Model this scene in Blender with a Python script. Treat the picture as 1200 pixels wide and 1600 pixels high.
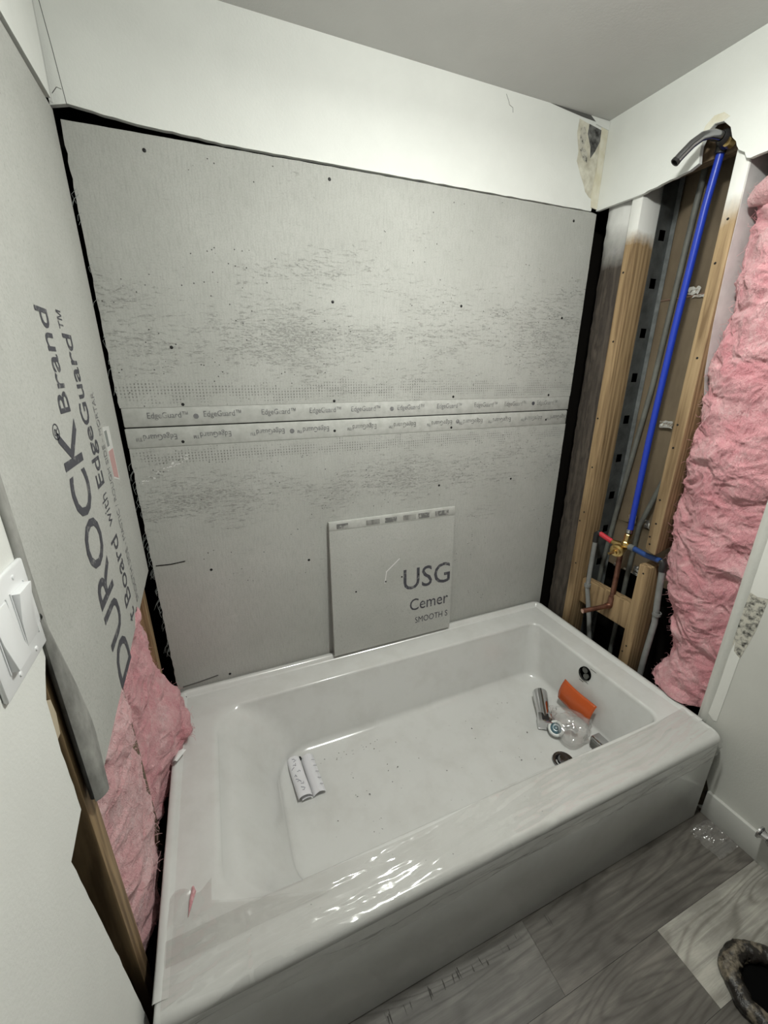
import bpy, bmesh, math, random
from mathutils import Vector, Matrix, noise, geometry
random.seed(7)
PI = math.pi
for o in list(bpy.data.objects): bpy.data.objects.remove(o)
scene = bpy.context.scene
COL = scene.collection

# ------------------------------------------------------------------ camera
CAM = Vector((0.217, -1.2489, 1.3237)); YAW, PITCH, ROLL, FPX = 0.3922, -0.3334, 0.0025, 637.47
cam_data = bpy.data.cameras.new('camera'); cam = bpy.data.objects.new('camera', cam_data); COL.objects.link(cam)
fw = Vector((math.sin(YAW)*math.cos(PITCH), math.cos(YAW)*math.cos(PITCH), math.sin(PITCH)))
r0 = Vector((math.cos(YAW), -math.sin(YAW), 0)); u0 = r0.cross(fw)
rt = r0*math.cos(ROLL) + u0*math.sin(ROLL); up = -r0*math.sin(ROLL) + u0*math.cos(ROLL)
cam.matrix_world = Matrix(((rt.x, up.x, -fw.x, CAM.x), (rt.y, up.y, -fw.y, CAM.y), (rt.z, up.z, -fw.z, CAM.z), (0, 0, 0, 1)))
cam_data.sensor_fit = 'VERTICAL'; cam_data.sensor_height = 24.0; cam_data.sensor_width = 18.0
cam_data.lens = FPX/1600*24.0; cam_data.clip_start = 0.01; cam_data.clip_end = 50
scene.camera = cam

# ------------------------------------------------------------------ world, light, exposure
world = bpy.data.worlds.new('world'); scene.world = world; world.use_nodes = True
world.node_tree.nodes['Background'].inputs[0].default_value = (0.9, 0.95, 1.0, 1)
world.node_tree.nodes['Background'].inputs[1].default_value = 0.02
# one mushroom-shaped fixture: most light goes down, less to the sides
LIGHT_POS = (0.80, -0.76, 2.0)
for kind, power in (('AREA', 9.5), ('POINT', 10.5)):
    ld = bpy.data.lights.new('ceiling_lamp', kind); ld.energy = power; ld.color = (0.985, 1.0, 0.935)
    if kind == 'AREA': ld.shape = 'DISK'; ld.size = 0.09
    else: ld.shadow_soft_size = 0.04
    lamp = bpy.data.objects.new('ceiling_lamp', ld); COL.objects.link(lamp); lamp.location = LIGHT_POS
vs = scene.view_settings
vs.view_transform = 'Standard'; vs.look = 'None'; vs.gamma = 1.0; vs.use_curve_mapping = False; vs.exposure = 0.25

# ------------------------------------------------------------------ node material helpers
class NT:
    def __init__(s, name):
        s.m = bpy.data.materials.new(name); s.m.use_nodes = True; s.t = s.m.node_tree
        s.b = s.t.nodes['Principled BSDF']; s.out = s.t.nodes['Material Output']
    def n(s, typ, **kw):
        nd = s.t.nodes.new(typ)
        for k, v in kw.items():
            if k.startswith('i_'): nd.inputs[k[2:].replace('_', ' ')].default_value = v
            else: setattr(nd, k, v)
        return nd
    def l(s, a, b): s.t.links.new(a, b)
    def pos(s, scale=(1, 1, 1), loc=(0, 0, 0), obj=False):
        src = s.n('ShaderNodeTexCoord').outputs['Object'] if obj else s.n('ShaderNodeNewGeometry').outputs['Position']
        mp = s.n('ShaderNodeMapping'); mp.inputs['Scale'].default_value = scale; mp.inputs['Location'].default_value = loc
        s.l(src, mp.inputs['Vector']); return mp.outputs[0]
    def noise(s, vec, scale=5, detail=4, rough=.5, dist=0):
        nd = s.n('ShaderNodeTexNoise'); nd.inputs['Scale'].default_value = scale; nd.inputs['Detail'].default_value = detail
        nd.inputs['Roughness'].default_value = rough; nd.inputs['Distortion'].default_value = dist
        s.l(vec, nd.inputs['Vector']); return nd.outputs['Fac']
    def ramp(s, fac, stops, interp='LINEAR'):
        r = s.n('ShaderNodeValToRGB'); cr = r.color_ramp; cr.interpolation = interp
        while len(cr.elements) < len(stops): cr.elements.new(.5)
        for e, (p, c) in zip(cr.elements, stops):
            e.position = p; e.color = c if len(c) == 4 else (*c, 1)
        s.l(fac, r.inputs[0]); return r.outputs[0]
    def math(s, op, a, b=None, c=None, clamp=False):
        nd = s.n('ShaderNodeMath', operation=op); nd.use_clamp = clamp
        for i, v in enumerate((a, b, c)):
            if v is None: continue
            if isinstance(v, (int, float)): nd.inputs[i].default_value = v
            else: s.l(v, nd.inputs[i])
        return nd.outputs[0]
    def mix(s, fac, a, b, blend='MIX'):
        nd = s.n('ShaderNodeMix', data_type='RGBA', blend_type=blend)
        for i, v in ((0, fac), (6, a), (7, b)):
            if isinstance(v, (int, float)): nd.inputs[i].default_value = v
            elif isinstance(v, tuple): nd.inputs[i].default_value = v if len(v) == 4 else (*v, 1)
            else: s.l(v, nd.inputs[i])
        return nd.outputs[2]
    def bump(s, h, strength=.3, dist=.002):
        nd = s.n('ShaderNodeBump'); nd.inputs['Strength'].default_value = strength; nd.inputs['Distance'].default_value = dist
        s.l(h, nd.inputs['Height']); s.l(nd.outputs[0], s.b.inputs['Normal'])
    def set(s, color=None, rough=None, metal=None, **kw):
        if color is not None:
            if isinstance(color, tuple): s.b.inputs['Base Color'].default_value = (*color, 1)
            else: s.l(color, s.b.inputs['Base Color'])
        if rough is not None:
            if isinstance(rough, (int, float)): s.b.inputs['Roughness'].default_value = rough
            else: s.l(rough, s.b.inputs['Roughness'])
        if metal is not None: s.b.inputs['Metallic'].default_value = metal
        for k, v in kw.items(): s.b.inputs[k.replace('_', ' ')].default_value = v
        return s.m
    def xyz(s):
        g = s.n('ShaderNodeNewGeometry'); sp = s.n('ShaderNodeSeparateXYZ'); s.l(g.outputs['Position'], sp.inputs[0]); return sp.outputs

def gray(v, w=.97): return (v, v, v*w)
M = {}
def simple(name, color, rough=.6, metal=0, **kw):
    M[name] = NT(name).set(color, rough, metal, **kw); return M[name]

def m_drywall(name, c, bump=.25):
    t = NT(name); p = t.pos()
    a = t.noise(p, 9, 5, .6); col = t.mix(t.ramp(a, [(.3, (0, 0, 0)), (.7, (1, 1, 1))]), tuple(x*.95 for x in c), c)
    t.bump(t.noise(p, 190, 3, .6), bump, .0015); M[name] = t.set(col, .75)
m_drywall('drywall', (.80, .815, .785)); m_drywall('ceiling_paint', (.60, .60, .585)); m_drywall('gray_paint', (.62, .62, .58))
m_drywall('switch_wall_paint', (.76, .77, .74)); m_drywall('joint_compound', (.62, .62, .58), .5)
m_drywall('torn_paper', (.78, .78, .74), .2)

def m_cement(name, rough_side):
    t = NT(name); p = t.pos(); x, y, z = t.xyz()
    base = t.mix(t.ramp(t.noise(p, 3.5, 6, .6), [(.3, (0, 0, 0)), (.7, (1, 1, 1))]), (.405, .41, .385), (.485, .49, .465))
    grain = t.noise(p, 260, 2, .5)
    base = t.mix(t.math('MULTIPLY', t.ramp(grain, [(.45, (0, 0, 0)), (.62, (1, 1, 1))]), .22), base, (.30, .30, .28))
    h = grain
    if rough_side:
        # horizontal scuffs
        ps = t.pos((26, 1, 125)); s1 = t.noise(ps, 1.0, 9, .78, .5)
        area = t.noise(t.pos((3.2, 1, 9)), 1.0, 4, .6)
        zc = t.ramp(z, [(0, (0, 0, 0)), (1, (1, 1, 1))])
        def band(c, w):   # 1 inside |z-c|<w, soft
            d = t.math('ABSOLUTE', t.math('SUBTRACT', z, c)); return t.math('SUBTRACT', 1, t.math('DIVIDE', d, w), clamp=True)
        b1 = t.math('MAXIMUM', band(1.43, .34), band(.98, .24))
        b1 = t.math('MAXIMUM', b1, t.math('MULTIPLY', band(.78, .2), .55))
        thr = t.math('ADD', t.math('MULTIPLY', b1, .15), t.math('MULTIPLY', t.math('SUBTRACT', area, .5), .42))
        scuff = t.math('MULTIPLY', t.math('SUBTRACT', t.math('ADD', s1, thr), .635), 11, clamp=True)
        scuff = t.math('MULTIPLY', scuff, t.math('MULTIPLY', t.math('SUBTRACT', t.noise(t.pos((110, 1, 210), (1, 0, 2)), 1, 4, .7), .44), 9, clamp=True))
        base = t.mix(t.math('MULTIPLY', scuff, .62), base, (.19, .19, .175))
        wvn = t.noise(t.pos((240, 1, 30)), 1, 3, .6); base = t.mix(t.math('MULTIPLY', t.math('SUBTRACT', wvn, .47), 1.6, clamp=True), base, (.30, .30, .28))
        # pin holes
        vo = t.n('ShaderNodeTexVoronoi'); vo.inputs['Scale'].default_value = 62; t.l(p, vo.inputs['Vector'])
        pin = t.math('LESS_THAN', vo.outputs['Distance'], .105)
        pick = t.math('GREATER_THAN', t.math('ADD', t.noise(t.pos((5, 1, 8)), 1, 3, .6), t.math('MULTIPLY', b1, .09)), .60)
        pin = t.math('MULTIPLY', pin, pick)
        base = t.mix(t.math('MULTIPLY', pin, .85), base, (.04, .04, .035))
        # mesh dimple grid close to the seam
        gx = t.math('SINE', t.math('MULTIPLY', x, 2*PI/.0084)); gz = t.math('SINE', t.math('MULTIPLY', z, 2*PI/.0080))
        g = t.math('MULTIPLY', t.math('GREATER_THAN', gx, .25), t.math('GREATER_THAN', gz, .25))
        gm = t.math('MAXIMUM', band(1.268, .055), band(1.095, .045))
        gn = t.noise(t.pos((16, 1, 26)), 1, 4, .7)
        gm = t.math('MULTIPLY', t.math('SUBTRACT', t.math('ADD', t.math('MULTIPLY', gm, .30), gn), .66), 8, clamp=True)
        g = t.math('MULTIPLY', g, gm)
        base = t.mix(t.math('MULTIPLY', g, t.math('MULTIPLY', t.noise(p, 75, 3, .7), 1.35, clamp=True)), base, (.12, .12, .11))
        # vertical weave
        wv = t.math('MULTIPLY', t.math('GREATER_THAN', gx, .6), t.math('MULTIPLY', gm, .2)); base = t.mix(wv, base, (.2, .2, .19))
        # pale scrapes
        pl = t.noise(t.pos((8, 1, 11), (3, 2, 1)), 1.6, 6, .7); base = t.mix(t.math('MULTIPLY', t.math('SUBTRACT', pl, .66), 3, clamp=True), base, (.60, .60, .575))
        h = t.math('SUBTRACT', t.math('MULTIPLY', grain, .35), t.math('ADD', t.math('MULTIPLY', scuff, .5), t.math('ADD', pin, g)))
        t.bump(h, .55, .002)
    else:
        sp = t.noise(p, 120, 4, .7)
        base = t.mix(t.math('MULTIPLY', t.math('SUBTRACT', sp, .58), 5, clamp=True), base, (.30, .30, .28))
        mk = t.noise(t.pos((1, 26, 9)), 1, 5, .65); base = t.mix(t.math('MULTIPLY', t.math('SUBTRACT', mk, .70), 7, clamp=True), base, (.24, .24, .22))
        t.bump(t.math('ADD', grain, sp), .3, .0012)
    M[name] = t.set(base, .88)
m_cement('cement_rough', True); m_cement('cement_smooth', False)
def m_mottle(name, c1, c2, scale, rough, bump=.3, dist=.002, metal=0, stretch=(1, 1, 1), lo=.35, hi=.65, detail=5):
    t = NT(name); f = t.noise(t.pos(stretch), scale, detail, .6)
    t.bump(f, bump, dist); M[name] = t.set(t.mix(t.ramp(f, [(lo, (0, 0, 0)), (hi, (1, 1, 1))]), c1, c2), rough, metal)
m_mottle('edge_tape', (.42, .425, .40), (.51, .515, .49), 40, .7, .15, .0006)
m_mottle('cut_edge', (.10, .10, .09), (.34, .33, .30), 110, .95, .8, .003)
m_mottle('board_edge', (.17, .17, .16), (.40, .40, .375), 26, .75, .2, .001, stretch=(1, 1, .35))
def m_ink(name, c, bg, thr=.46, scale=70):
    t = NT(name); f = t.noise(t.pos((1, 1, 1)), scale, 3, .6)
    M[name] = t.set(t.mix(t.ramp(f, [(thr-.1, (1, 1, 1)), (thr+.02, (0, 0, 0))]), c, bg), .8)
m_ink('ink', (.062, .062, .075), (.2, .2, .2), .42); m_ink('ink_faded', (.155, .155, .15), (.36, .36, .34), .5, 60)
m_ink('ink_gray', (.17, .17, .175), (.36, .36, .35), .48, 90)

def m_wood(name, dark, light, overspray=None, sc=1., rough=.75, ovc=(.78, .78, .75)):
    t = NT(name); p = t.pos((30*sc, 30*sc, 1.6*sc)); f = t.noise(p, 1.6, 6, .62, 1.4)
    w = t.n('ShaderNodeTexWave', wave_type='RINGS', rings_direction='Z'); w.inputs['Scale'].default_value = 3.0; w.inputs['Distortion'].default_value = 9.0
    w.inputs['Detail'].default_value = 3; w.inputs['Detail Scale'].default_value = 1.2
    t.l(t.pos((6*sc, 6*sc, .55*sc), (.13, .2, 0)), w.inputs['Vector'])
    g = t.math('ADD', t.math('MULTIPLY', f, .78), t.math('MULTIPLY', w.outputs['Fac'], .22))
    col = t.ramp(g, [(.30, dark), (.5, tuple(a*.4+b*.6 for a, b in zip(dark, light))), (.68, light)])
    kn = t.noise(t.pos((16, 16, 7)), 1, 2, .4); col = t.mix(t.math('MULTIPLY', t.math('SUBTRACT', kn, .68), 6, clamp=True), col, tuple(d*.5 for d in dark))
    if overspray:
        x, y, z = t.xyz(); zz = t.math('ADD', z, t.math('MULTIPLY', t.math('SUBTRACT', t.noise(t.pos(), 14, 4, .6), .5), .07))
        fac = t.math('DIVIDE', t.math('SUBTRACT', zz, overspray[0]), overspray[1]-overspray[0], clamp=True)
        col = t.mix(fac, col, ovc)
    t.bump(g, .25, .0015); M[name] = t.set(col, rough)
m_wood('wood', (.15, .092, .042), (.37, .255, .135)); m_wood('wood_sprayed', (.15, .092, .042), (.37, .255, .135), (1.705, 1.745))
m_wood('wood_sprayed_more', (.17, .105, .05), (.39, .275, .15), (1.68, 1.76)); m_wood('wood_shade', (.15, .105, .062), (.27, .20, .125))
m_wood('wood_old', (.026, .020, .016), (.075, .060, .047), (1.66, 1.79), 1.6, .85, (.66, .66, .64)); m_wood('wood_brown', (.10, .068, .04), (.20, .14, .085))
m_mottle('white_primer', (.62, .60, .60), (.76, .75, .74), 12, .8, .15, .001)

t = NT('tub_acrylic'); M['tub'] = t.set(t.mix(t.ramp(t.noise(t.pos(), 11, 5, .65), [(.45, (0, 0, 0)), (.75, (1, 1, 1))]), (.635, .64, .625), (.58, .58, .56)), .16)
M['tub'].node_tree.nodes['Principled BSDF'].inputs['Coat Weight'].default_value = .35
def m_insul(name, pale):
    t = NT(name); p = t.pos()
    a = t.noise(p, 9, 6, .65, 1.2); b = t.noise(t.pos((60, 60, 38)), 2.2, 5, .7, 2.5); c = t.noise(p, 320, 3, .6)
    f = t.math('ADD', t.math('MULTIPLY', a, .55), t.math('MULTIPLY', b, .45))
    if pale: st = [(.30, (.52, .17, .20)), (.46, (.68, .34, .36)), (.60, (.74, .51, .52))]
    else:    st = [(.30, (.43, .095, .125)), (.44, (.60, .215, .25)), (.54, (.70, .33, .36)), (.66, (.78, .54, .55))]
    col = t.ramp(f, st); col = t.mix(t.math('MULTIPLY', c, .22), col, (.85, .62, .63))
    t.bump(t.math('ADD', t.math('MULTIPLY', b, .7), t.math('MULTIPLY', c, .40)), .8, .007)
    M[name] = t.set(col, .95, Sheen_Weight=.25)
m_insul('insulation', False); m_insul('insulation_pale', True)
t = NT('vinyl_plank'); oi = t.n('ShaderNodeObjectInfo')
off = t.n('ShaderNodeVectorMath', operation='SCALE'); off.inputs['Scale'].default_value = 9.0
cmb = t.n('ShaderNodeCombineXYZ'); t.l(oi.outputs['Random'], cmb.inputs[0]); t.l(oi.outputs['Random'], cmb.inputs[1]); t.l(cmb.outputs[0], off.inputs[0])
ad = t.n('ShaderNodeVectorMath', operation='ADD'); t.l(t.n('ShaderNodeNewGeometry').outputs['Position'], ad.inputs[0]); t.l(off.outputs[0], ad.inputs[1])
def pmap(s):
    mp = t.n('ShaderNodeMapping'); mp.inputs['Scale'].default_value = s; t.l(ad.outputs[0], mp.inputs['Vector']); return mp.outputs[0]
f1 = t.noise(pmap((3.2, 46, 1)), 1.3, 8, .7, .6); f2 = t.noise(pmap((1.7, 9.5, 1)), 1.0, 1.5, .4, .5)
iso = t.math('SINE', t.math('MULTIPLY', f2, 85)); iso = t.math('MULTIPLY', t.math('ADD', iso, 1), .5)
iso = t.math('POWER', iso, 3.0)
f3 = t.noise(pmap((3.2, 2.6, 1)), 1.5, 4, .6)
dk = t.math('ADD', t.math('MULTIPLY', f1, .55), t.math('MULTIPLY', f3, .45))
tone = t.ramp(dk, [(.34, (.50, .48, .45)), (.50, (.92, .91, .89)), (.64, (1.55, 1.54, 1.5))])
col = t.mix(1.0, oi.outputs['Color'], tone, 'MULTIPLY'); col = t.mix(t.math('MULTIPLY', iso, .55), col, t.mix(1.0, col, (.45, .43, .41), 'MULTIPLY'))
t.bump(t.math('SUBTRACT', f1, t.math('MULTIPLY', iso, .5)), .18, .001); M['plank'] = t.set(col, .5)

simple('dark_gap', (.008, .008, .008), 1.0, Specular_IOR_Level=0.0); simple('cavity', (.010, .009, .008), 1.0, Specular_IOR_Level=0.0); simple('white_plastic', (.80, .81, .82), .3)  # cavity is near-black: the darkness inside the walls is in its colour
simple('screw_black', (.012, .012, .012), .5, .3); simple('hole_shade', (.004, .004, .004), 1, Specular_IOR_Level=0.0)  # last one paints the darkness inside drain and overflow holes
m_mottle('galvanized', (.075, .08, .08), (.13, .14, .142), 22, .55, .1, .0006, .6); m_mottle('galvanized_pale', (.15, .16, .16), (.25, .265, .265), 30, .5, .1, .0006, .5)
m_mottle('kraft', (.11, .083, .053), (.165, .127, .082), 14, .65, .3, .002, stretch=(1, 1, .3)); simple('foil', (.75, .74, .72), .22, .9)
simple('pex_blue', (.016, .045, .42), .35); simple('pex_blue_dark', (.02, .06, .22), .4); simple('pex_red', (.55, .035, .05), .35); m_mottle('pex_gray', (.19, .195, .19), (.25, .255, .25), 20, .5, .1)
m_mottle('conduit', (.085, .088, .08), (.14, .145, .13), 16, .6, .1); simple('fitting_black', (.018, .017, .017), .4)
m_mottle('brass', (.45, .30, .10), (.70, .53, .24), 60, .3, .15, .001, 1.0); m_mottle('copper', (.16, .075, .055), (.32, .16, .11), 40, .42, .1, .001, .85)
simple('copper_bright', (.62, .40, .32), .35, .8); simple('chrome', (.62, .62, .63), .10, 1.0); simple('chrome_dark', (.25, .25, .26), .18, 1.0)
simple('bronze_arm', (.30, .30, .31), .22, 1.0); simple('orange_card', (.50, .090, .018), .22); simple('cyan_cap', (.045, .11, .14), .25); simple('cap_white', (.74, .76, .75), .4)
t = NT('paper'); M['paper'] = t.set((.73, .73, .76), .7)
simple('paper_ink', (.16, .16, .2), .8); simple('label_white', (.72, .72, .70), .35); simple('label_pink', (.55, .33, .32), .4); simple('label_gray', (.24, .26, .25), .5)
m_mottle('peeled', (.46, .43, .34), (.74, .72, .62), 26, .9, .4, .002); m_mottle('peeled_yellow', (.66, .62, .47), (.78, .76, .66), 20, .9, .3, .002)
m_mottle('mold', (.03, .03, .03), (.56, .54, .47), 70, .95, .6, .003, lo=.36, hi=.56, detail=8)
m_mottle('mold_dark', (.02, .02, .02), (.24, .24, .23), 40, .95, .6, .003)
m_mottle('wax', (.014, .011, .009), (.46, .39, .29), 26, .26, 1.0, .007, lo=.48, hi=.76, detail=8)
m_mottle('baseboard_paint', (.54, .54, .51), (.60, .60, .57), 8, .45, .05)
m_mottle('rot', (.02, .017, .013), (.10, .08, .055), 40, .95, .6, .004); simple('crumb', (.06, .055, .05), .8); simple('crack', (.10, .10, .095), 1)
simple('gypsum_tan', (.47, .40, .29), .9)
def m_film(name, milk, rough, wt=.07):
    t = NT(name); tr = t.n('ShaderNodeBsdfTransparent'); gl = t.n('ShaderNodeBsdfGlossy'); df = t.n('ShaderNodeBsdfDiffuse')
    gl.inputs['Roughness'].default_value = rough; df.inputs['Color'].default_value = (.85, .85, .84, 1); tr.inputs['Color'].default_value = (.97, .965, .96, 1)
    lw = t.n('ShaderNodeLayerWeight'); fac = t.math('MULTIPLY_ADD', t.math('POWER', lw.outputs['Facing'], 4.0), .55, wt)
    m1 = t.n('ShaderNodeMixShader'); m1.inputs[0].default_value = milk; t.l(tr.outputs[0], m1.inputs[1]); t.l(df.outputs[0], m1.inputs[2])
    m2 = t.n('ShaderNodeMixShader'); t.l(fac, m2.inputs[0]); t.l(m1.outputs[0], m2.inputs[1]); t.l(gl.outputs[0], m2.inputs[2])
    t.l(m2.outputs[0], t.out.inputs['Surface']); M[name] = t.m
m_film('clear_film', .07, .09, .11); m_film('bag_film', .20, .10, .12)

# ------------------------------------------------------------------ mesh helpers
class MB:
    def __init__(s): s.v = []; s.f = []
    def add(s, vs, fs):
        k = len(s.v); s.v += [Vector(v) for v in vs]; s.f += [tuple(i+k for i in f) for f in fs]; return s
    def box(s, a, b):
        x0, y0, z0 = a; x1, y1, z1 = b
        return s.add([(x0, y0, z0), (x1, y0, z0), (x1, y1, z0), (x0, y1, z0), (x0, y0, z1), (x1, y0, z1), (x1, y1, z1), (x0, y1, z1)],
                     [(3, 2, 1, 0), (4, 5, 6, 7), (0, 1, 5, 4), (1, 2, 6, 5), (2, 3, 7, 6), (3, 0, 4, 7)])
    def prism(s, poly, o, u, v, th, holes=()):
        """polygon (2-D, with holes) on the plane o+u*a+v*b, extruded by th*(u x v) backwards (front face at the plane)"""
        o, u, v = Vector(o), Vector(u), Vector(v); n = u.cross(v).normalized()
        loops = [list(poly)] + [list(h) for h in holes]
        tri = geometry.tessellate_polygon([[Vector((a, b, 0)) for a, b in lp] for lp in loops])
        flat = [p for lp in loops for p in lp]; N = len(flat)
        fr = [o+u*a+v*b for a, b in flat]; bk = [q-n*th for q in fr]
        fs = []
        for a, b, c in tri:
            A, B, Cc = flat[a], flat[b], flat[c]
            if (B[0]-A[0])*(Cc[1]-A[1])-(B[1]-A[1])*(Cc[0]-A[0]) < 0: b, c = c, b
            fs.append((a, b, c)); fs.append((a+N, c+N, b+N))
        k = 0
        for li, lp in enumerate(loops):
            m = len(lp); area = sum(lp[i][0]*lp[(i+1) % m][1]-lp[(i+1) % m][0]*lp[i][1] for i in range(m))
            for i in range(m):
                a, b = k+i, k+(i+1) % m
                q = (a, a+N, b+N, b) if (area > 0) == (li == 0) else (b, b+N, a+N, a)
                fs.append(q)
            k += m
        return s.add(fr+bk, fs)
    def tube(s, path, r, n=12, cap=True):
        pts = [Vector(p) for p in path]; rs = r if isinstance(r, (list, tuple)) else [r]*len(pts)
        t0 = (pts[1]-pts[0]).normalized(); ref = Vector((0, 0, 1)) if abs(t0.z) < .9 else Vector((1, 0, 0))
        nrm = t0.cross(ref).normalized(); vs, fs = [], []
        for i, p in enumerate(pts):
            tg = (pts[min(i+1, len(pts)-1)]-pts[max(i-1, 0)]).normalized()
            nrm = (nrm-tg*nrm.dot(tg)).normalized(); bn = tg.cross(nrm)
            for k in range(n):
                a = 2*PI*k/n; vs.append(p+(nrm*math.cos(a)+bn*math.sin(a))*rs[i])
        for i in range(len(pts)-1):
            for k in range(n):
                a, b = i*n+k, i*n+(k+1) % n; fs.append((a, b, b+n, a+n))
        if cap: fs.append(tuple(range(n-1, -1, -1))); fs.append(tuple((len(pts)-1)*n+k for k in range(n)))
        return s.add(vs, fs)
    def lathe(s, prof, o, axis=(0, 0, 1), n=24):
        """prof: (radius, height) along the axis"""
        o, ax = Vector(o), Vector(axis).normalized(); ref = Vector((0, 0, 1)) if abs(ax.z) < .9 else Vector((1, 0, 0))
        e1 = ax.cross(ref).normalized(); e2 = ax.cross(e1); vs, fs = [], []
        for r, h in prof:
            for k in range(n):
                a = 2*PI*k/n; vs.append(o+ax*h+(e1*math.cos(a)+e2*math.sin(a))*max(r, 1e-5))
        for i in range(len(prof)-1):
            for k in range(n):
                a, b = i*n+k, i*n+(k+1) % n; fs.append((a, b, b+n, a+n))
        return s.add(vs, fs)
    def grid(s, fn, nu, nv, closed_u=False):
        vs = [fn(i/(nu if closed_u else nu-1), j/(nv-1)) for j in range(nv) for i in range(nu)]; fs = []
        for j in range(nv-1):
            for i in range(nu if closed_u else nu-1):
                a, b = j*nu+i, j*nu+(i+1) % nu; fs.append((a, b, b+nu, a+nu))
        return s.add(vs, fs)
    def build(s, name, mat, parent=None, smooth=False, bevel=0, seg=2, fix=True, angle=40):
        me = bpy.data.meshes.new(name); off = parent_origin(parent)
        me.from_pydata([tuple(v-off) for v in s.v], [], s.f); me.validate()
        if fix or bevel:
            bm = bmesh.new(); bm.from_mesh(me)
            if fix: bmesh.ops.recalc_face_normals(bm, faces=bm.faces)
            if bevel:
                es = [e for e in bm.edges if len(e.link_faces) == 2 and e.calc_face_angle(0) > .5]
                bmesh.ops.bevel(bm, geom=es, offset=bevel, segments=seg, profile=.5, affect='EDGES', clamp_overlap=True)
            bm.to_mesh(me); bm.free()
        if smooth or bevel:
            me.shade_smooth(); me.set_sharp_from_angle(angle=math.radians(angle))
        me.materials.append(M[mat]); o = bpy.data.objects.new(name, me); COL.objects.link(o)
        if parent: o.parent = parent
        return o
def parent_origin(p):
    v = Vector((0, 0, 0))
    while p: v += p.location; p = p.parent
    return v
def thing(name, label, cat, loc, group=None):
    o = bpy.data.objects.new(name, None); COL.objects.link(o); o.location = loc; o.empty_display_size = .05
    return tag(o, label, cat, group)
def tag(o, label, cat, group=None):
    o['label'] = label; o['category'] = cat
    if group: o['group'] = group
    return o
def struct(o): o['kind'] = 'structure'; return o
def lettering(body, o, u, v, w, h, parent, mat='ink', name='lettering', lift=.0006, bold=0, shear=0):
    """text fitted in a w x h box whose lower left corner is o, running along u with letters up along v"""
    cu = bpy.data.curves.new('txt', 'FONT'); cu.body = body; cu.size = 1; cu.offset = bold; cu.resolution_u = 3; cu.shear = shear
    ob = bpy.data.objects.new('txt', cu); COL.objects.link(ob)
    dg = bpy.context.evaluated_depsgraph_get(); me = bpy.data.meshes.new_from_object(ob.evaluated_get(dg))
    co = [q.co.copy() for q in me.vertices]; fs = [tuple(p.vertices) for p in me.polygons]
    bpy.data.objects.remove(ob); bpy.data.curves.remove(cu); bpy.data.meshes.remove(me)
    x0, x1 = min(c.x for c in co), max(c.x for c in co); y0, y1 = min(c.y for c in co), max(c.y for c in co)
    o, u, v = Vector(o), Vector(u).normalized(), Vector(v).normalized(); n = u.cross(v)
    b = MB(); b.add([o+u*((c.x-x0)/(x1-x0)*w)+v*((c.y-y0)/(y1-y0)*h)+n*lift for c in co], fs)
    return b.build(name, mat, parent, fix=False)
def fbm(p, oc=4): return noise.fractal(Vector(p), 1.0, 2.0, oc)
def jag(a, b, n, amp, seed=0):
    """points from a to b (a included, b not) with a ragged sideways wander"""
    a, b = Vector(a), Vector(b); d = (b-a); pn = Vector((-d.y, d.x)).normalized(); out = []
    for i in range(n):
        t_ = i/n; out.append(tuple(a+d*t_+pn*amp*(noise.noise(Vector((t_*n*.7+seed*7.3, seed, 0)))*1.3 if i else 0)))
    return out

# ------------------------------------------------------------------ the room shell
ZC, ZT, L = 2.082, 1.835, 1.524
YF = -2.30
struct(MB().box((-.14, YF-.1, ZC), (1.80, .14, ZC+.03)).build('ceiling', 'ceiling_paint'))
flo = struct(MB().box((-.14, YF-.1, -.03), (1.80, .14, -.003)).build('floor', 'rot'))
# back wall: drywall above the cement board, ragged lower edge
pts = [(1.512, ZC), (-.012, ZC), (-.012, 1.838)] + jag((.02, 1.846), (.143, 1.834), 6, .002, 1) + jag((.143, 1.834), (.32, 1.829), 10, .002, 2) + jag((.32, 1.8275), (1.512, 1.8355), 50, .0016, 3)
wb = struct(MB().prism(pts, (0, -.002, 0), (1, 0, 0), (0, 0, 1), .0125).build('wall_back', 'drywall'))
struct(MB().box((-.14, .09, -.003), (1.80, .14, ZC)).build('wall_back_cavity', 'cavity'))  # near-black backing, shade of the wall gaps painted in
# left wall: drywall above the board, sheet with the switch in front
pts = [(.002, ZC), (-.684, ZC), (-.684, ZT+.002)] + jag((-.684, ZT+.002), (.002, 1.842), 30, .0012, 4)
pts = [(a, b) for a, b in pts]
wl = struct(MB().prism(pts, (-.005, 0, 0), (0, 1, 0), (0, 0, 1), .0125).build('wall_left', 'drywall'))
pts = ([(-.684, ZC), (YF, ZC), (YF, 0), (-.724, 0)] + jag((-.724, 0), (-.736, .258), 8, .0015, 5) + jag((-.736, .258), (-.765, .58), 12, .002, 6) + jag((-.765, .58), (-.782, .736), 7, .002, 8)
       + jag((-.782, .736), (-.722, .75), 4, .002, 9) + jag((-.722, .75), (-.721, .90), 7, .002, 10) + [(-.717, .936), (-.700, .962), (-.681, .985)] + jag((-.681, .985), (-.684, ZC), 50, .0012, 11))
wlf = struct(MB().prism(pts, (-.0165, 0, 0), (0, 1, 0), (0, 0, 1), .0075).build('wall_left_front', 'switch_wall_paint'))
MB().prism([(-.718, .936), (-.703, .925), (-.700, .90), (-.706, .872), (-.721, .872)], (-.0185, 0, 0), (0, 1, 0), (0, 0, 1), .004).build('torn_gypsum', 'gypsum_tan', wlf)
struct(MB().box((-.14, YF-.1, -.003), (-.115, .14, ZC)).build('wall_left_cavity', 'cavity'))
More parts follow.
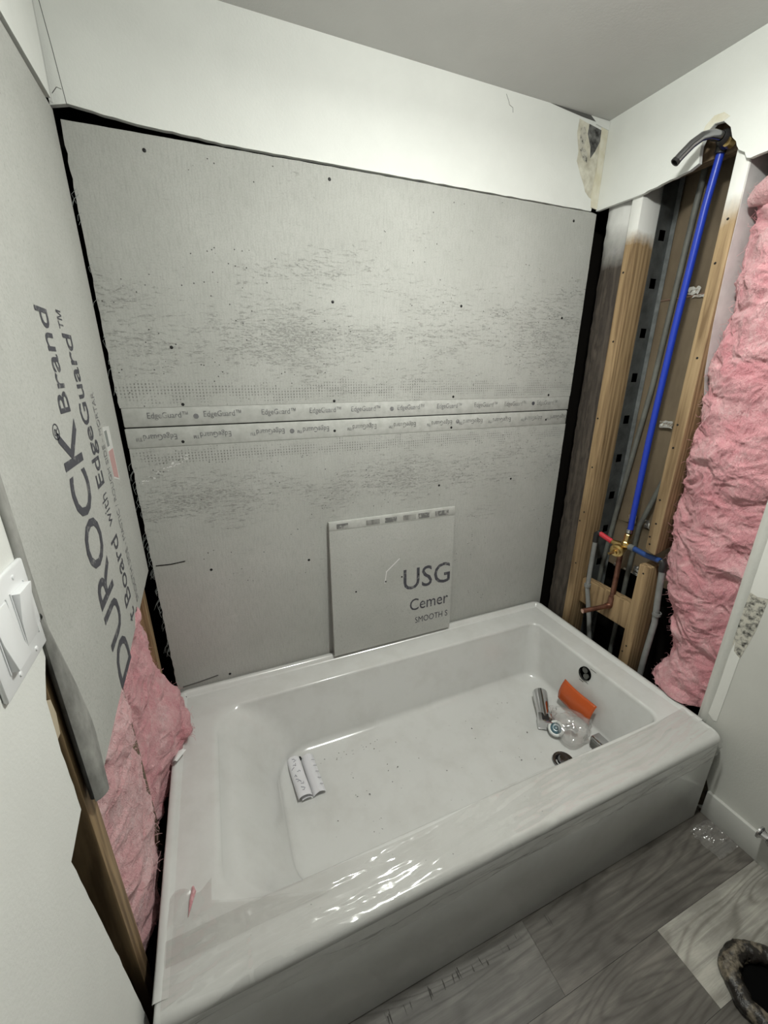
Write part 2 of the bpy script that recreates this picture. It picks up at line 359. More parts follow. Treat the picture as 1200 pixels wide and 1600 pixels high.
# right wall: upper drywall with the ragged hole round the shower arm
pts = [(.0, ZC), (0, 1.84)]
edge = jag((0, 1.838), (-.163, 1.834), 10, .0015, 12) + jag((-.163, 1.834), (-.320, 1.846), 12, .0018, 13) + [(-.329, 1.853), (-.326, 1.872), (-.325, 1.893), (-.333, 1.917), (-.350, 1.929), (-.372, 1.925), (-.392, 1.905), (-.402, 1.88), (-.413, 1.868), (-.418, 1.856), (-.425, 1.846), (-.440, 1.836), (-.447, 1.822)] + jag((-.456, 1.818), (-.70, 1.826), 14, .0015, 14)
pts = [(0, ZC)] + edge + [(-.70, 1.826), (-.70, ZC)]
wr = struct(MB().prism([(-a, b) for a, b in pts], (1.512, 0, 0), (0, -1, 0), (0, 0, 1), .0125).build('wall_right', 'drywall'))
wrf = struct(MB().prism([(.70, 0), (-YF, 0), (-YF, ZC), (.70, ZC)], (1.512, 0, 0), (0, -1, 0), (0, 0, 1), .0125).build('wall_right_front', 'gray_paint'))
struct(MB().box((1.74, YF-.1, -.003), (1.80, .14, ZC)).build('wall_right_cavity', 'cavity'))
struct(MB().prism([(-.14, -.003), (.02, -.003), (.02, 2.03), (1.48, 2.03), (1.48, -.003), (1.80, -.003), (1.80, ZC), (-.14, ZC)], (0, YF, 0), (1, 0, 0), (0, 0, 1), .1).build('wall_front', 'switch_wall_paint'))  # unseen; its wide opening is shaped to cut light bouncing back
# peeled patch and moldy corner on the back wall
MB().prism([(1.388, 2.066), (1.385, 2.03), (1.400, 1.985), (1.398, 1.96), (1.418, 1.93), (1.438, 1.905), (1.450, 1.885), (1.470, 1.872), (1.490, 1.866), (1.499, 1.90), (1.502, 2.05), (1.452, 2.056)],
           (0, -.0024, 0), (1, 0, 0), (0, 0, 1), .002).build('peeled_patch', 'peeled', wb)
MB().prism([(1.430, 2.060), (1.428, 2.035), (1.446, 2.005), (1.452, 1.975), (1.468, 1.995), (1.487, 2.03), (1.490, 2.052)], (0, -.0030, 0), (1, 0, 0), (0, 0, 1), .002).build('mold_spot', 'mold_dark', wb)
MB().prism([(1.398, 2.045), (1.402, 1.995), (1.425, 1.965), (1.440, 1.962), (1.438, 1.985), (1.418, 2.0), (1.425, 2.03), (1.412, 2.05)], (0, -.0030, 0), (1, 0, 0), (0, 0, 1), .002).build('mold_spot', 'mold', wb)
MB().prism([(1.482, 2.062), (1.486, 1.96), (1.478, 1.88), (1.484, 1.845), (1.511, 1.842), (1.511, 2.062)], (0, -.0042, 0), (1, 0, 0), (0, 0, 1), .0035).build('corner_tape', 'peeled_yellow', wb)
MB().prism([(1.455, 2.078), (1.455, 2.063), (1.511, 2.056), (1.511, 2.078)], (0, -.006, 0), (1, 0, 0), (0, 0, 1), .005).build('tape_end', 'drywall', wb)
MB().prism(jag((1.27, 2.082), (1.455, 2.082), 8, .0, 1)+[(1.455, 2.070), (1.40, 2.072), (1.33, 2.077)], (0, -.0026, 0), (1, 0, 0), (0, 0, 1), .001).build('crack', 'crack', wb)
for pl in ([(.018, 1.843), (.012, 1.93), (.006, 2.0), (.0, 2.08)], [(1.108, 2.072), (1.118, 2.058), (1.122, 2.050), (1.134, 2.046), (1.136, 2.035)], [(-.004, 1.858), (.006, 1.870), (.014, 1.868)]):
    MB().tube([(a, -.0018, b) for a, b in pl], .0007, 6).build('crack', 'crack', wb)
MB().prism([(-.012, 2.05), (-.012, 1.845), (-.005, 1.842)]+[(-.003, 1.95), (-.004, 2.05)], (0, -.003, 0), (1, 0, 0), (0, 0, 1), .001).build('corner_bead', 'drywall', wb)
# peeled rim over the shower hole
MB().prism([(.318, 1.905), (.326, 1.935), (.345, 1.948), (.368, 1.945), (.385, 1.930), (.372, 1.926), (.350, 1.930), (.333, 1.918), (.326, 1.897)], (1.5112, 0, 0), (0, -1, 0), (0, 0, 1), .002).build('peeled_rim', 'peeled_yellow', wr)
# opening's front edge on the right wall: metal bead, torn strips and a moldy patch
def strip(poly, lift, mat, name, th=.003): return MB().prism([(-a, b) for a, b in poly], (1.512-lift, 0, 0), (0, -1, 0), (0, 0, 1), th).build(name, mat, wrf)
bead = MB().grid(lambda u, v: Vector((1.512-.005*math.sin(PI*min(1, u*1.0))-.0005, -.701-.024*u+.002*noise.noise(Vector((0, 0, v*30))), .30+1.52*v)), 7, 40); bead.build('corner_bead', 'joint_compound', wrf, smooth=True)
strip(jag((-.726, .98), (-.726, .735), 8, .001, 21)+[(-.727, .757), (-.745, .752), (-.766, .758)]+jag((-.766, .76), (-.768, .98), 8, .002, 22), .0012, 'torn_paper', 'paper_strip')
strip([(-.726, .98), (-.768, .98), (-.77, 1.4), (-.768, 1.82), (-.726, 1.82)], .0012, 'torn_paper', 'paper_strip')
strip([(-.726, .755), (-.722, .62), (-.728, .575), (-.742, .545), (-.752, .56), (-.764, .655), (-.768, .758)], .0008, 'mold', 'mold_spot')
strip([(-.724, .335), (-.727, .45), (-.727, .553), (-.730, .60), (-.734, .57), (-.751, .558), (-.750, .42), (-.749, .327), (-.74, .322)], .0016, 'torn_paper', 'paper_strip')
# wall end by the tub: rotten strip low down
strip([(-.765, .0), (-.752, .10), (-.762, .21), (-.770, .12), (-.783, .085), (-.786, .02)], .002, 'rot', 'rotten_strip', .004)
bb = MB().box((1.4995, YF, -.003), (1.512, -.787, .088)); bbo = struct(bb.build('baseboard_right', 'baseboard_paint', bevel=.003))
# ---- floor planks
def plank(x0, x1, y0, y1, tone):
    o = MB().box((x0+.0003, y0+.0003, -.003), (x1-.0003, y1-.0003, .0)).build('plank', 'plank', flo); o.color = (*tone, 1); return o
DK, MD, LT = (.115, .106, .096), (.15, .14, .128), (.30, .29, .265)
plank(-.02, .79, -.935, -.78, (.14, .133, .123)); plank(.79, 1.4995, -.935, -.78, DK)
plank(-.02, .36, -1.08, -.935, (.14, .132, .12)); plank(.36, 1.091, -1.08, -.935, (.125, .115, .104)); plank(1.091, 1.4995, -1.08, -.935, LT)
y = -1.08
for r in range(8):
    xs = [-.02] + sorted(random.sample([.3, .5, .75, 1.0, 1.25], 2)) + [1.4995]
    if r == 0: xs = [-.02, .62, 1.4995]
    for a, b in zip(xs, xs[1:]): plank(a, b, y-.152, y, random.choice([DK, MD, (.17, .16, .15), DK]))
    y -= .152
plank(1.4, 1.53, -.78, -.62, DK)

# ------------------------------------------------------------------ ceiling fixture (out of frame, carries the lamp)
cl = thing('ceiling_light', 'round flush ceiling light above the bathroom floor', 'light', (LIGHT_POS[0], LIGHT_POS[1], ZC))
MB().lathe([(0, 0), (.075, 0), (.075, -.012), (.03, -.022), (.022, -.032), (0, -.032)], (LIGHT_POS[0], LIGHT_POS[1], ZC), n=32).build('housing', 'white_plastic', cl, smooth=True)

# ------------------------------------------------------------------ cement boards
def screw_at(x, z, parent, y=0, r=.0042, name='screw'):
    MB().lathe([(0, .0014), (r*.6, .0014), (r, .0004), (r, -.0006)], (x, y, z), (0, -1, 0), 10).build(name, 'screw_black', parent, smooth=True)
Y = (0, 0, 1)
ub = thing('cement_board', 'upper rough cement board on the back wall, pinholes and scuffs above the seam', 'cement board', (.76, 0, 1.18))
pts = jag((0.0, 1.231), (.0, 1.818), 40, .0022, 31)[1:] + jag((.001, 1.818), (1.517, 1.833), 70, .0012, 32) + jag((1.517, 1.830), (1.517, 1.231), 30, .0012, 33)
pts = [(0.002, 1.231)] + pts + [(1.516, 1.231)]
MB().prism(pts[::-1], (0, 0, 0), (1, 0, 0), (0, 0, 1), .0127).build('panel', 'cement_rough', ub)
MB().box((.003, -.0003, 1.1815), (1.516, .0127, 1.231)).build('edge_strip', 'edge_tape', ub, bevel=.003)
lb = thing('cement_board', 'lower rough cement board on the back wall, between the seam and the tub', 'cement board', (.76, 0, .32))
pts = [(.004, 1.126)] + [(1.515, 1.126)] + jag((1.515, 1.12), (1.515, .30), 30, .0012, 34) + [(1.515, .300)] + [(.004, .300)] + jag((.004, .300), (.003, 1.126), 50, .003, 35)
MB().prism(pts[::-1], (0, 0, 0), (1, 0, 0), (0, 0, 1), .0127).build('panel', 'cement_rough', lb)
MB().box((.002, -.0003, 1.126), (1.514, .0127, 1.1785)).build('edge_strip', 'edge_tape', lb, bevel=.003)
for k, x in enumerate((.111, .248, .402, .542, .673, .831, .978, 1.128, 1.258, 1.407)):
    lettering('EdgeGuard\u2122', (x-.051, -.0006, 1.1925+.0055), (1, 0, 0), Y, .098, .021, ub, 'ink_gray' if k < 7 else 'ink_faded')
for k, x in enumerate((.072, .211, .361, .497, .655, .797, .938, 1.065, 1.190, 1.337, 1.46)):
    lettering('EdgeGuard\u2122', (x+.051, -.0006, 1.166), (-1, 0, 0), (0, 0, -1), .098, .021, lb, 'ink_gray' if k < 4 else 'ink_faded')
for x, b, z in ((.177, ub, 1.205), (.76, ub, 1.207), (1.339, ub, 1.209), (.434, lb, 1.152), (1.012, lb, 1.156)):
    MB().lathe([(0, .0006), (.007, .0006), (.007, 0)], (x, -.0003, z), (0, -1, 0), 14).build('printed_dot', 'ink_gray' if x < 1.3 else 'ink', b)
for x, z in ((.150, 1.789), (.577, 1.796), (.574, 1.508), (.143, 1.379), (.149, 1.237), (.568, 1.236), (1.42, 1.800), (.989, 1.240), (1.408, 1.238), (1.424, 1.504), (1.0, 1.52)): screw_at(x, z, ub)
for x, z in ((.135, 1.138), (.566, 1.146), (.988, 1.136), (1.411, 1.146), (.157, .742), (1.272, .924), (.166, .345), (.46, .72), (.95, .93)): screw_at(x, z, lb)
rs = random.Random(4)
for k in range(34):   # pale scrape below the seam
    f = k/33; xx, zz = .02+.125*f+rs.uniform(-.006, .006), 1.035+.062*f+rs.uniform(-.007, .007); w_, h_ = rs.uniform(.003, .009), rs.uniform(.001, .003)
    MB().prism([(xx, zz), (xx+w_, zz+h_*.4), (xx+w_*.8, zz+h_*1.4), (xx+w_*.1, zz+h_)], (0, -.0005, 0), (1, 0, 0), (0, 0, 1), .0003).build('scrape', 'label_white', lb)
MB().tube([(.012, -.0008, .783), (.05, -.0012, .781), (.09, -.0008, .784)], .0012, 6).build('crack', 'dark_gap', lb)
MB().tube([(.02, -.0006, .340), (.07, -.0008, .344), (.13, -.0006, .352)], .0016, 6).build('crack', 'crack', lb)
# frayed mesh fibres on the left cut edge
fb = MB()
for i in range(70):
    z = random.uniform(.45, 1.10) if i < 55 else random.uniform(1.25, 1.75); a = random.uniform(-1, 1)
    p0 = Vector((.003+random.uniform(0, .004), -.001, z)); ln = random.uniform(.006, .03)
    fb.tube([p0, p0+Vector((-ln*.35, -.004, -ln*.4)), p0+Vector((-ln*(.4+.3*a), -.006, -ln))], .0004, 4)
o = fb.build('mesh_fibre', 'label_gray', lb); o['kind'] = 'stuff'

sb = thing('cement_board', 'smooth cement board on the left wall printed DUROCK, cut off above the tub', 'cement board', (-.009, -.34, .74))
pts = [(-.676, 1.833), (-.676, .727)] + jag((-.676, .727), (-.002, .772), 24, .0012, 36) + jag((-.002, .772), (-.002, 1.831), 40, .0012, 37) + [(-.002, 1.831)]
MB().prism(pts, (-.009, 0, 0), (0, 1, 0), (0, 0, 1), .0127).build('panel', 'cement_smooth', sb)
MB().grid(lambda u, v: Vector((-.0150+.0062*math.cos(PI*(.0+u)), -.676-.010*math.sin(PI*u)*1.0, .722+1.112*v)) + Vector((0, -.0008*fbm((0, 3, v*22)), 0)), 9, 60).build('rounded_edge', 'board_edge', sb, smooth=True)
def bulge(u, v):      # loose tape bulging off the board's lower front edge
    w = .006+.046*math.sin(PI*min(1, v*1.25)*.5)-.018*max(0, v-.7)/.3; k = .004+.009*min(1, v*1.6)
    return Vector((-.0125+k*math.sin(PI*u)**.8+.0035*(1-u)-.0035*(1-u)*(1 if u == 0 else .5), -.6875+w*u, 1.03-.312*v+.010*u*(1-v)))
MB().grid(bulge, 14, 40).build('loose_edge_tape', 'board_edge', sb, smooth=True, angle=180)
UPV, LETV = (0, 0, 1), (0, -1, 0); XB = -.009
def side_text(body, z, ybase, w, h, mat='ink', **k): return lettering(body, (XB, ybase, z), UPV, LETV, w, h, sb, mat, **k)
side_text('DUROCK', .736, -.362, .508, .108, bold=.012)
side_text('\u00ae', 1.240-.02, -.452, .026, .030)
side_text('Brand', 1.256, -.368, .160, .056, bold=.008)
side_text('t Board', .780, -.254, .205, .060, bold=.004)
side_text('with', 1.012, -.262, .070, .046, 'ink', bold=-.004)
side_text('EdgeGuard', 1.100, -.240, .285, .074, bold=.012)
side_text('\u2122', 1.392, -.292, .030, .026)
side_text('SMOOTH SIDE - MASTIC / ROUGH SIDE - MORTAR', .785, -.186, .495, .026, 'ink_gray')
lbl = MB().prism([(-.172, 1.205), (-.168, 1.088), (-.118, 1.072), (-.112, 1.20)], (XB+.0007, 0, 0), (0, 1, 0), (0, 0, 1), .0007).build('sticker', 'label_white', sb)
MB().prism([(-.168, 1.150), (-.166, 1.092), (-.124, 1.079), (-.120, 1.150)], (XB+.0012, 0, 0), (0, 1, 0), (0, 0, 1), .0004).build('sticker_band', 'label_pink', lbl)
MB().prism([(-.168, 1.195), (-.167, 1.160), (-.146, 1.160), (-.146, 1.195)], (XB+.0012, 0, 0), (0, 1, 0), (0, 0, 1), .0004).build('sticker_code', 'label_gray', lbl)

# offcut leaning on the back wall, standing on the tub's back ledge
OF = thing('cement_board_offcut', 'square cement board offcut printed USG leaning above the tub', 'cement board', (.77, -.03, .332))
zb, zt_, yb, yt = .3325, .848, -.034, -.0145
vd = Vector((0, yt-yb, zt_-zb)); vl = vd.length; vd.normalize(); ou = Vector((1, 0, 0)); OO = Vector((.526, yb, zb))
MB().prism([(0, 0), (.484, 0)]+jag((.484, 0), (.488, vl-.036), 12, .001, 41)+[(.488, vl-.036), (.004, vl-.030)], OO, ou, vd, .0125).build('panel', 'cement_smooth', OF)
MB().prism([(.004, vl-.030), (.488, vl-.036), (.489, vl-.002), (.004, vl)], OO-ou.cross(vd)*-.0006, ou, vd, .0131).build('edge_strip', 'edge_tape', OF, bevel=.002)
for i, (a, b) in enumerate(((.03, .07), (.135, .185), (.205, .25), (.275, .325), (.335, .38), (.405, .46))):
    MB().prism([(a, vl-.025-a*.012), (b, vl-.025-b*.012), (b, vl-.008-b*.006), (a, vl-.008-a*.006)], OO+ou.cross(vd)*.0011, ou, vd, .0004).build('faded_print', 'board_edge' if i in (1, 3) else 'ink_faded', OF)
def ot(body, x, z, w, h, **k): return lettering(body, OO+ou*(x-.526)+vd*(z-zb), ou, vd, w, h, OF, **k)
ot('USG', .803, .541, .200, .086, bold=.004); ot('Cemer', .830, .448, .168, .050, bold=.004); ot('SMOOTH S', .853, .390, .145, .026, bold=.0)
MB().prism([(.205, .30), (.26, .345), (.262, .342), (.207, .297)], OO+ou.cross(vd)*.0006, ou, vd, .0004).build('scratch', 'label_white', OF)
MB().prism([(.20, .255), (.207, .30), (.21, .298), (.203, .255)], OO+ou.cross(vd)*.0006, ou, vd, .0004).build('scratch', 'label_white', OF)
for a, b in ((.205, .262), (.27, .268), (.09, .245), (.34, .265)): MB().lathe([(0, .001), (.0032, .001), (.0032, 0)], OO+ou*a+vd*b, ou.cross(vd), 8).build('pin_hole', 'screw_black', OF)

# ------------------------------------------------------------------ studs
def nails(st, spots):
    for p, ax in spots: MB().lathe([(0, .0012), (.0028, .0012), (.0034, 0)], p, ax, 8).build('nail_head', 'screw_black', st, smooth=True)
def stud(label, a, b, mat, spots=(), name='wall_stud', bevel=.004):
    st = thing(name, label, 'stud', ((a[0]+b[0])/2, (a[1]+b[1])/2, a[2])); MB().box(a, b).build('timber', mat, st, bevel=bevel); nails(st, spots); return st
FX = (-1, 0, 0); FY = (0, -1, 0)
# dark weathered corner stud with rounded, rough face
st = thing('wall_stud', 'dark weathered corner stud beside the back wall, whitened at its top', 'stud', (1.56, -.07, .0))
MB().grid(lambda u, v: Vector((1.553-.020*(math.sin(PI*min(max(u, .0), 1)))**.6 + (.05 if u in (0, 1) else 0), -.018-.100*u, 2.05*v)) + Vector((.0035*fbm((u*6, 1.3, v*60)), 0, 0)), 15, 220).build('timber', 'wood_old', st, smooth=True)
stud('clean pine stud with knots right of the dark corner stud', (1.524, -.165, 0), (1.613, -.127, 2.07), 'wood_sprayed',
     [((1.524, -.140, 1.63), FX), ((1.524, -.147, 1.42), FX), ((1.524, -.138, 1.16), FX), ((1.524, -.150, .98), FX), ((1.524, -.148, .80), FX), ((1.524, -.135, .76), FX), ((1.524, -.150, .58), FX)])
st = thing('wall_stud', 'pine stud between the blue pipe and the pink insulation, cut off over the valve', 'stud', (1.56, -.43, .74))
tim = MB(); pr = [(1.524, -.412), (1.524, -.450), (1.613, -.450), (1.613, -.412)]
tim.add([(x, y, z) for x, y, z in ((1.524, -.412, .752), (1.524, -.450, .742), (1.613, -.450, .765), (1.613, -.412, .775))]+[(x, y, 2.07) for x, y in pr], [(3, 2, 1, 0), (4, 5, 6, 7), (0, 1, 5, 4), (1, 2, 6, 5), (2, 3, 7, 6), (3, 0, 4, 7)])
tim.build('timber', 'wood_sprayed_more', st, bevel=.005)
# paint-smeared side of that stud
MB().prism([(1.528, 2.0), (1.528, 1.60), (1.535, 1.45), (1.55, 1.32), (1.575, 1.25), (1.612, 1.22), (1.612, 2.0)], (0, -.4504, 0), (1, 0, 0), (0, 0, 1), .0006).build('white_overspray', 'white_primer', st)
nails(st, [((1.524, -.43, 1.70), FX), ((1.524, -.424, 1.60), FX), ((1.524, -.436, 1.36), FX), ((1.524, -.425, 1.17), FX), ((1.524, -.428, 1.10), FX), ((1.524, -.425, .93), FX), ((1.524, -.43, .85), FX), ((1.524, -.42, .80), FX), ((1.524, -.425, .775), FX)])
stud('short rough-topped pine post below the valve', (1.535, -.440, 0), (1.612, -.398, .690), 'wood', [((1.535, -.42, .66), FX), ((1.535, -.42, .36), FX), ((1.535, -.41, .33), FX)], bevel=.006)
bl = thing('blocking_board', 'horizontal pine board bridging the studs behind the copper spout pipe', 'board', (1.57, -.28, .41))
MB().box((1.560, -.397, .405), (1.598, -.166, .512)).build('timber', 'wood', bl, bevel=.003)
stud('front left stud exposed beside the torn drywall', (-.113, -.688, 0), (-.0245, -.650, 2.07), 'wood')
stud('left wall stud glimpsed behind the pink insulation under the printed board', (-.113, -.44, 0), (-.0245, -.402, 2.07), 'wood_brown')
stud('tan corner stud in the dark gap left of the back board', (-.113, -.058, 0), (-.0245, -.020, 2.07), 'wood')
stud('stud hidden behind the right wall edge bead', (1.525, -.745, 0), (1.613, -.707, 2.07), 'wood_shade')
hb = thing('header_board', 'brown blocking board seen through the shower arm hole', 'board', (1.58, -.29, 1.86))
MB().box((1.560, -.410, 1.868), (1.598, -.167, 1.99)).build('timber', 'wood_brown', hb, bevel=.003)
tb = thing('framing_scrap', 'tan curved board scrap below the right insulation', 'board', (1.6, -.57, .33))
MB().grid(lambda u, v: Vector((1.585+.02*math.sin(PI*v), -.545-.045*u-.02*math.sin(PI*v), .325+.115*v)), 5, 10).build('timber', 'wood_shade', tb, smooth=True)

# ------------------------------------------------------------------ wall cavity behind the valve
ks = thing('kraft_backing', 'brown kraft paper sheets lining the cavity behind the blue pipe', 'paper sheet', (1.67, -.3, .57))
for z0, z1, dx in ((.572, .765, .0), (.762, 1.157, .004), (1.154, 1.550, .0), (1.547, 2.07, .004)):
    MB().grid(lambda u, v: Vector((1.672+dx+.003*fbm((u*3, z0, v*3)) - (.004 if v > .985 else 0), -.165-.30*u, z0+(z1-z0)*v+.004*fbm((u*4, z0*3, 0)))), 14, 16).build('kraft_sheet', 'kraft', ks, smooth=True)
def foil(y, z, w, h, sd):
    random.seed(sd)
    MB().grid(lambda u, v: Vector((1.664+.004*noise.noise(Vector((u*5, v*5, sd))), y-w*u+.003*random.uniform(-1, 1), z+h*v+.003*random.uniform(-1, 1))), 6, 5).build('foil_tape', 'foil', ks)
foil(-.275, 1.553, .035, .020, 3); foil(-.29, 1.542, .04, .008, 5); foil(-.275, 1.140, .045, .022, 7); foil(-.235, .775, .03, .03, 9); foil(-.30, .772, .02, .03, 11); foil(-.26, .575, .11, .010, 13); foil(-.215, .575, .03, .012, 15); foil(-.30, .590, .03, .022, 17)
MB().tube([(1.668, -.185, 1.548), (1.667, -.26, 1.549), (1.668, -.40, 1.552)], .0022, 6).build('paper_fold', 'torn_paper' if False else 'copper_bright', ks)
# perforated steel stud
ss = thing('steel_channel', 'grey perforated steel channel beside the pine stud', 'metal channel', (1.63, -.171, 0))
holes = [[(1.617, z-.015), (1.645, z-.015), (1.645, z+.015), (1.617, z+.015)] for z in (1.738, 1.600, 1.448, 1.302, 1.155, 1.011, .864, .724, .577, .43)]
MB().prism([(1.600, .02), (1.664, .02), (1.664, 2.07), (1.600, 2.07)], (0, -.171, 0), (1, 0, 0), (0, 0, 1), .0012, holes).build('web', 'galvanized', ss)
MB().box((1.6645, -.186, .02), (1.6660, -.1700, 2.07)).build('flange', 'galvanized_pale', ss)
def pipe(name, label, cat, path, r, mat, group=None):
    p0 = Vector(path[0]); t_ = MB().tube(path, r, 14).build(name, mat, None, smooth=True); return tag(t_, label, cat, group)
pipe('conduit', 'thin grey conduit running up beside the steel channel', 'pipe', [(1.648, -.262, 2.06), (1.648, -.250, 1.78), (1.648, -.232, 1.28), (1.648, -.189, .77), (1.648, -.176, .56), (1.648, -.17, .2)], .0085, 'conduit')
pipe('conduit', 'dim grey conduit half hidden behind the cut-off stud', 'pipe', [(1.64, -.40, 1.30), (1.645, -.376, 1.083), (1.645, -.297, .78), (1.645, -.292, .62), (1.645, -.29, .2)], .0085, 'conduit')
pipe('water_pipe', 'long blue water pipe rising from the valve to the shower arm', 'pipe', [(1.562, -.322, .778), (1.565, -.318, 1.1), (1.568, -.322, 1.45), (1.562, -.338, 1.76), (1.556, -.352, 1.876)], .0098, 'pex_blue')
lp = thing('water_pipe', 'grey riser pipe left of the brass valve with red stub', 'pipe', (1.55, -.20, .1))
MB().tube([(1.550, -.200, .700), (1.548, -.202, .60), (1.546, -.206, .49), (1.55, -.235, .37), (1.552, -.26, .25), (1.552, -.27, .05)], .0088, 12).build('tube', 'pex_gray', lp, smooth=True)
MB().lathe([(.0088, 0), (.0125, 0), (.0125, .012), (.0088, .012)], (1.546, -.2055, .495), (0, .05, 1), 14).build('clamp', 'pex_gray', lp, smooth=True)
MB().tube([(1.550, -.200, .690), (1.550, -.200, .724), (1.552, -.206, .730), (1.554, -.214, .727)], .0105, 12).build('elbow', 'fitting_black', lp, smooth=True)
MB().tube([(1.553, -.212, .729), (1.560, -.262, .714)], .0095, 12).build('red_stub', 'pex_red', lp, smooth=True)
rp = thing('water_pipe', 'grey riser pipe right of the short post with dark blue stub', 'pipe', (1.55, -.47, .1))
MB().tube([(1.548, -.470, .700), (1.548, -.478, .60), (1.548, -.488, .50), (1.55, -.482, .36), (1.552, -.48, .05)], .0098, 12).build('tube', 'pex_gray', rp, smooth=True)
MB().lathe([(.0098, 0), (.0135, 0), (.0135, .012), (.0098, .012)], (1.548, -.487, .53), (0, -.1, 1), 14).build('clamp', 'pex_gray', rp, smooth=True)
MB().tube([(1.548, -.470, .690), (1.548, -.469, .718), (1.549, -.460, .724)], .0118, 12).build('elbow', 'fitting_black', rp, smooth=True)
MB().tube([(1.550, -.458, .722), (1.556, -.400, .718), (1.562, -.345, .722)], .0095, 12).build('blue_stub', 'pex_blue_dark', rp, smooth=True)
va = thing('shower_valve', 'brass shower valve body between red and blue stubs', 'valve', (1.562, -.30, .70))
MB().lathe([(0, 0), (.017, 0), (.021, .006), (.021, .03), (.024, .034), (.024, .042), (.017, .046), (.017, .052), (.010, .054), (.009, .062), (0, .063)], (1.580, -.293, .700), (-1, -.22, -.12), 20).build('body', 'brass', va, smooth=True)
MB().tube([(1.520, -.305, .694), (1.503, -.300, .690)], [.0055, .0045], 8).build('stem', 'brass', va, smooth=True)
MB().tube([(1.561, -.262, .714), (1.566, -.300, .712), (1.562, -.345, .722)], [.009, .0135, .009], 12).build('cross_arm', 'brass', va, smooth=True)
MB().lathe([(.012, 0), (.0145, .002), (.0145, .018), (.011, .021), (.011, .035), (.0125, .036), (.0125, .05), (.0105, .052)], (1.566, -.312, .716), (-.06, -.15, 1), 8).build('outlet_nut', 'brass', va)
MB().lathe([(.0105, 0), (.0125, 0), (.0125, .014), (.0105, .014)], (1.5615, -.3215, .772), (0, 0, 1), 14).build('crimp_ring', 'chrome', va, smooth=True)
MB().lathe([(.010, 0), (.012, 0), (.012, .02), (.010, .02)], (1.5615, -.333, .7205), (0, -1, .05), 14).build('crimp_ring', 'galvanized_pale', va, smooth=True)
cp = thing('copper_pipe', 'copper tube dropping from the valve and turning into the tub', 'pipe', (1.565, -.305, .46))
MB().tube([(1.568, -.300, .690), (1.566, -.304, .60), (1.564, -.306, .485)], .0095, 12).build('drop', 'copper', cp, smooth=True)
MB().tube([(1.564, -.306, .500), (1.563, -.3065, .472), (1.558, -.306, .462), (1.545, -.303, .459)], .0125, 12).build('elbow', 'copper', cp, smooth=True)
MB().tube([(1.55, -.304, .460), (1.452, -.279, .446)], .0092, 12).build('spout_stub', 'copper', cp, smooth=True)
MB().lathe([(0, .002), (.0088, .002), (.0092, -.004)], (1.452, -.279, .446), (-.98, .25, -.13), 12).build('stub_cap', 'copper_bright', cp, smooth=True)
# shower arm
sa = thing('showerhead_pipe', 'bent metal shower arm sticking out of the ragged wall hole', 'shower arm', (1.5, -.36, 1.89))
arm = [(1.545, -.372, 1.893), (1.510, -.371, 1.896), (1.485, -.366, 1.897), (1.465, -.357, 1.892), (1.448, -.346, 1.878), (1.432, -.333, 1.856), (1.425, -.3285, 1.846)]
MB().tube(arm, .0105, 16, cap=False).build('tube', 'bronze_arm', sa, smooth=True)
MB().lathe([(.0112, 0), (.0112, .006), (.0078, .006), (.0078, -.006), (0, -.006)], arm[-1], Vector(arm[-1])-Vector(arm[-2]), 16).build('open_end', 'fitting_black', sa, smooth=True)
MB().lathe([(0, 0), (.020, 0), (.022, .006), (.018, .024), (.013, .034), (.011, .036)], (1.548, -.372, 1.893), (-1, 0, .05), 14).build('collar', 'fitting_black', sa, smooth=True)
MB().tube([(1.552, -.352, 1.872), (1.552, -.356, 1.893), (1.55, -.372, 1.896), (1.55, -.388, 1.888)], [.013, .016, .018, .010], 12).build('drop_ear_elbow', 'fitting_black', sa, smooth=True)
MB().lathe([(0, .012), (.010, .012), (.013, 0), (.013, -.004)], (1.535, -.385, 1.880), (-1, .1, 0), 12).build('ring', 'brass', sa, smooth=True)
MB().tube([(1.545, -.352, 1.900), (1.530, -.340, 1.905), (1.52, -.336, 1.912)], .006, 8).build('bolt', 'fitting_black', sa, smooth=True)
MB().tube([(1.53, -.385, 1.905), (1.515, -.40, 1.915)], .0012, 6).build('wire', 'fitting_black', sa)

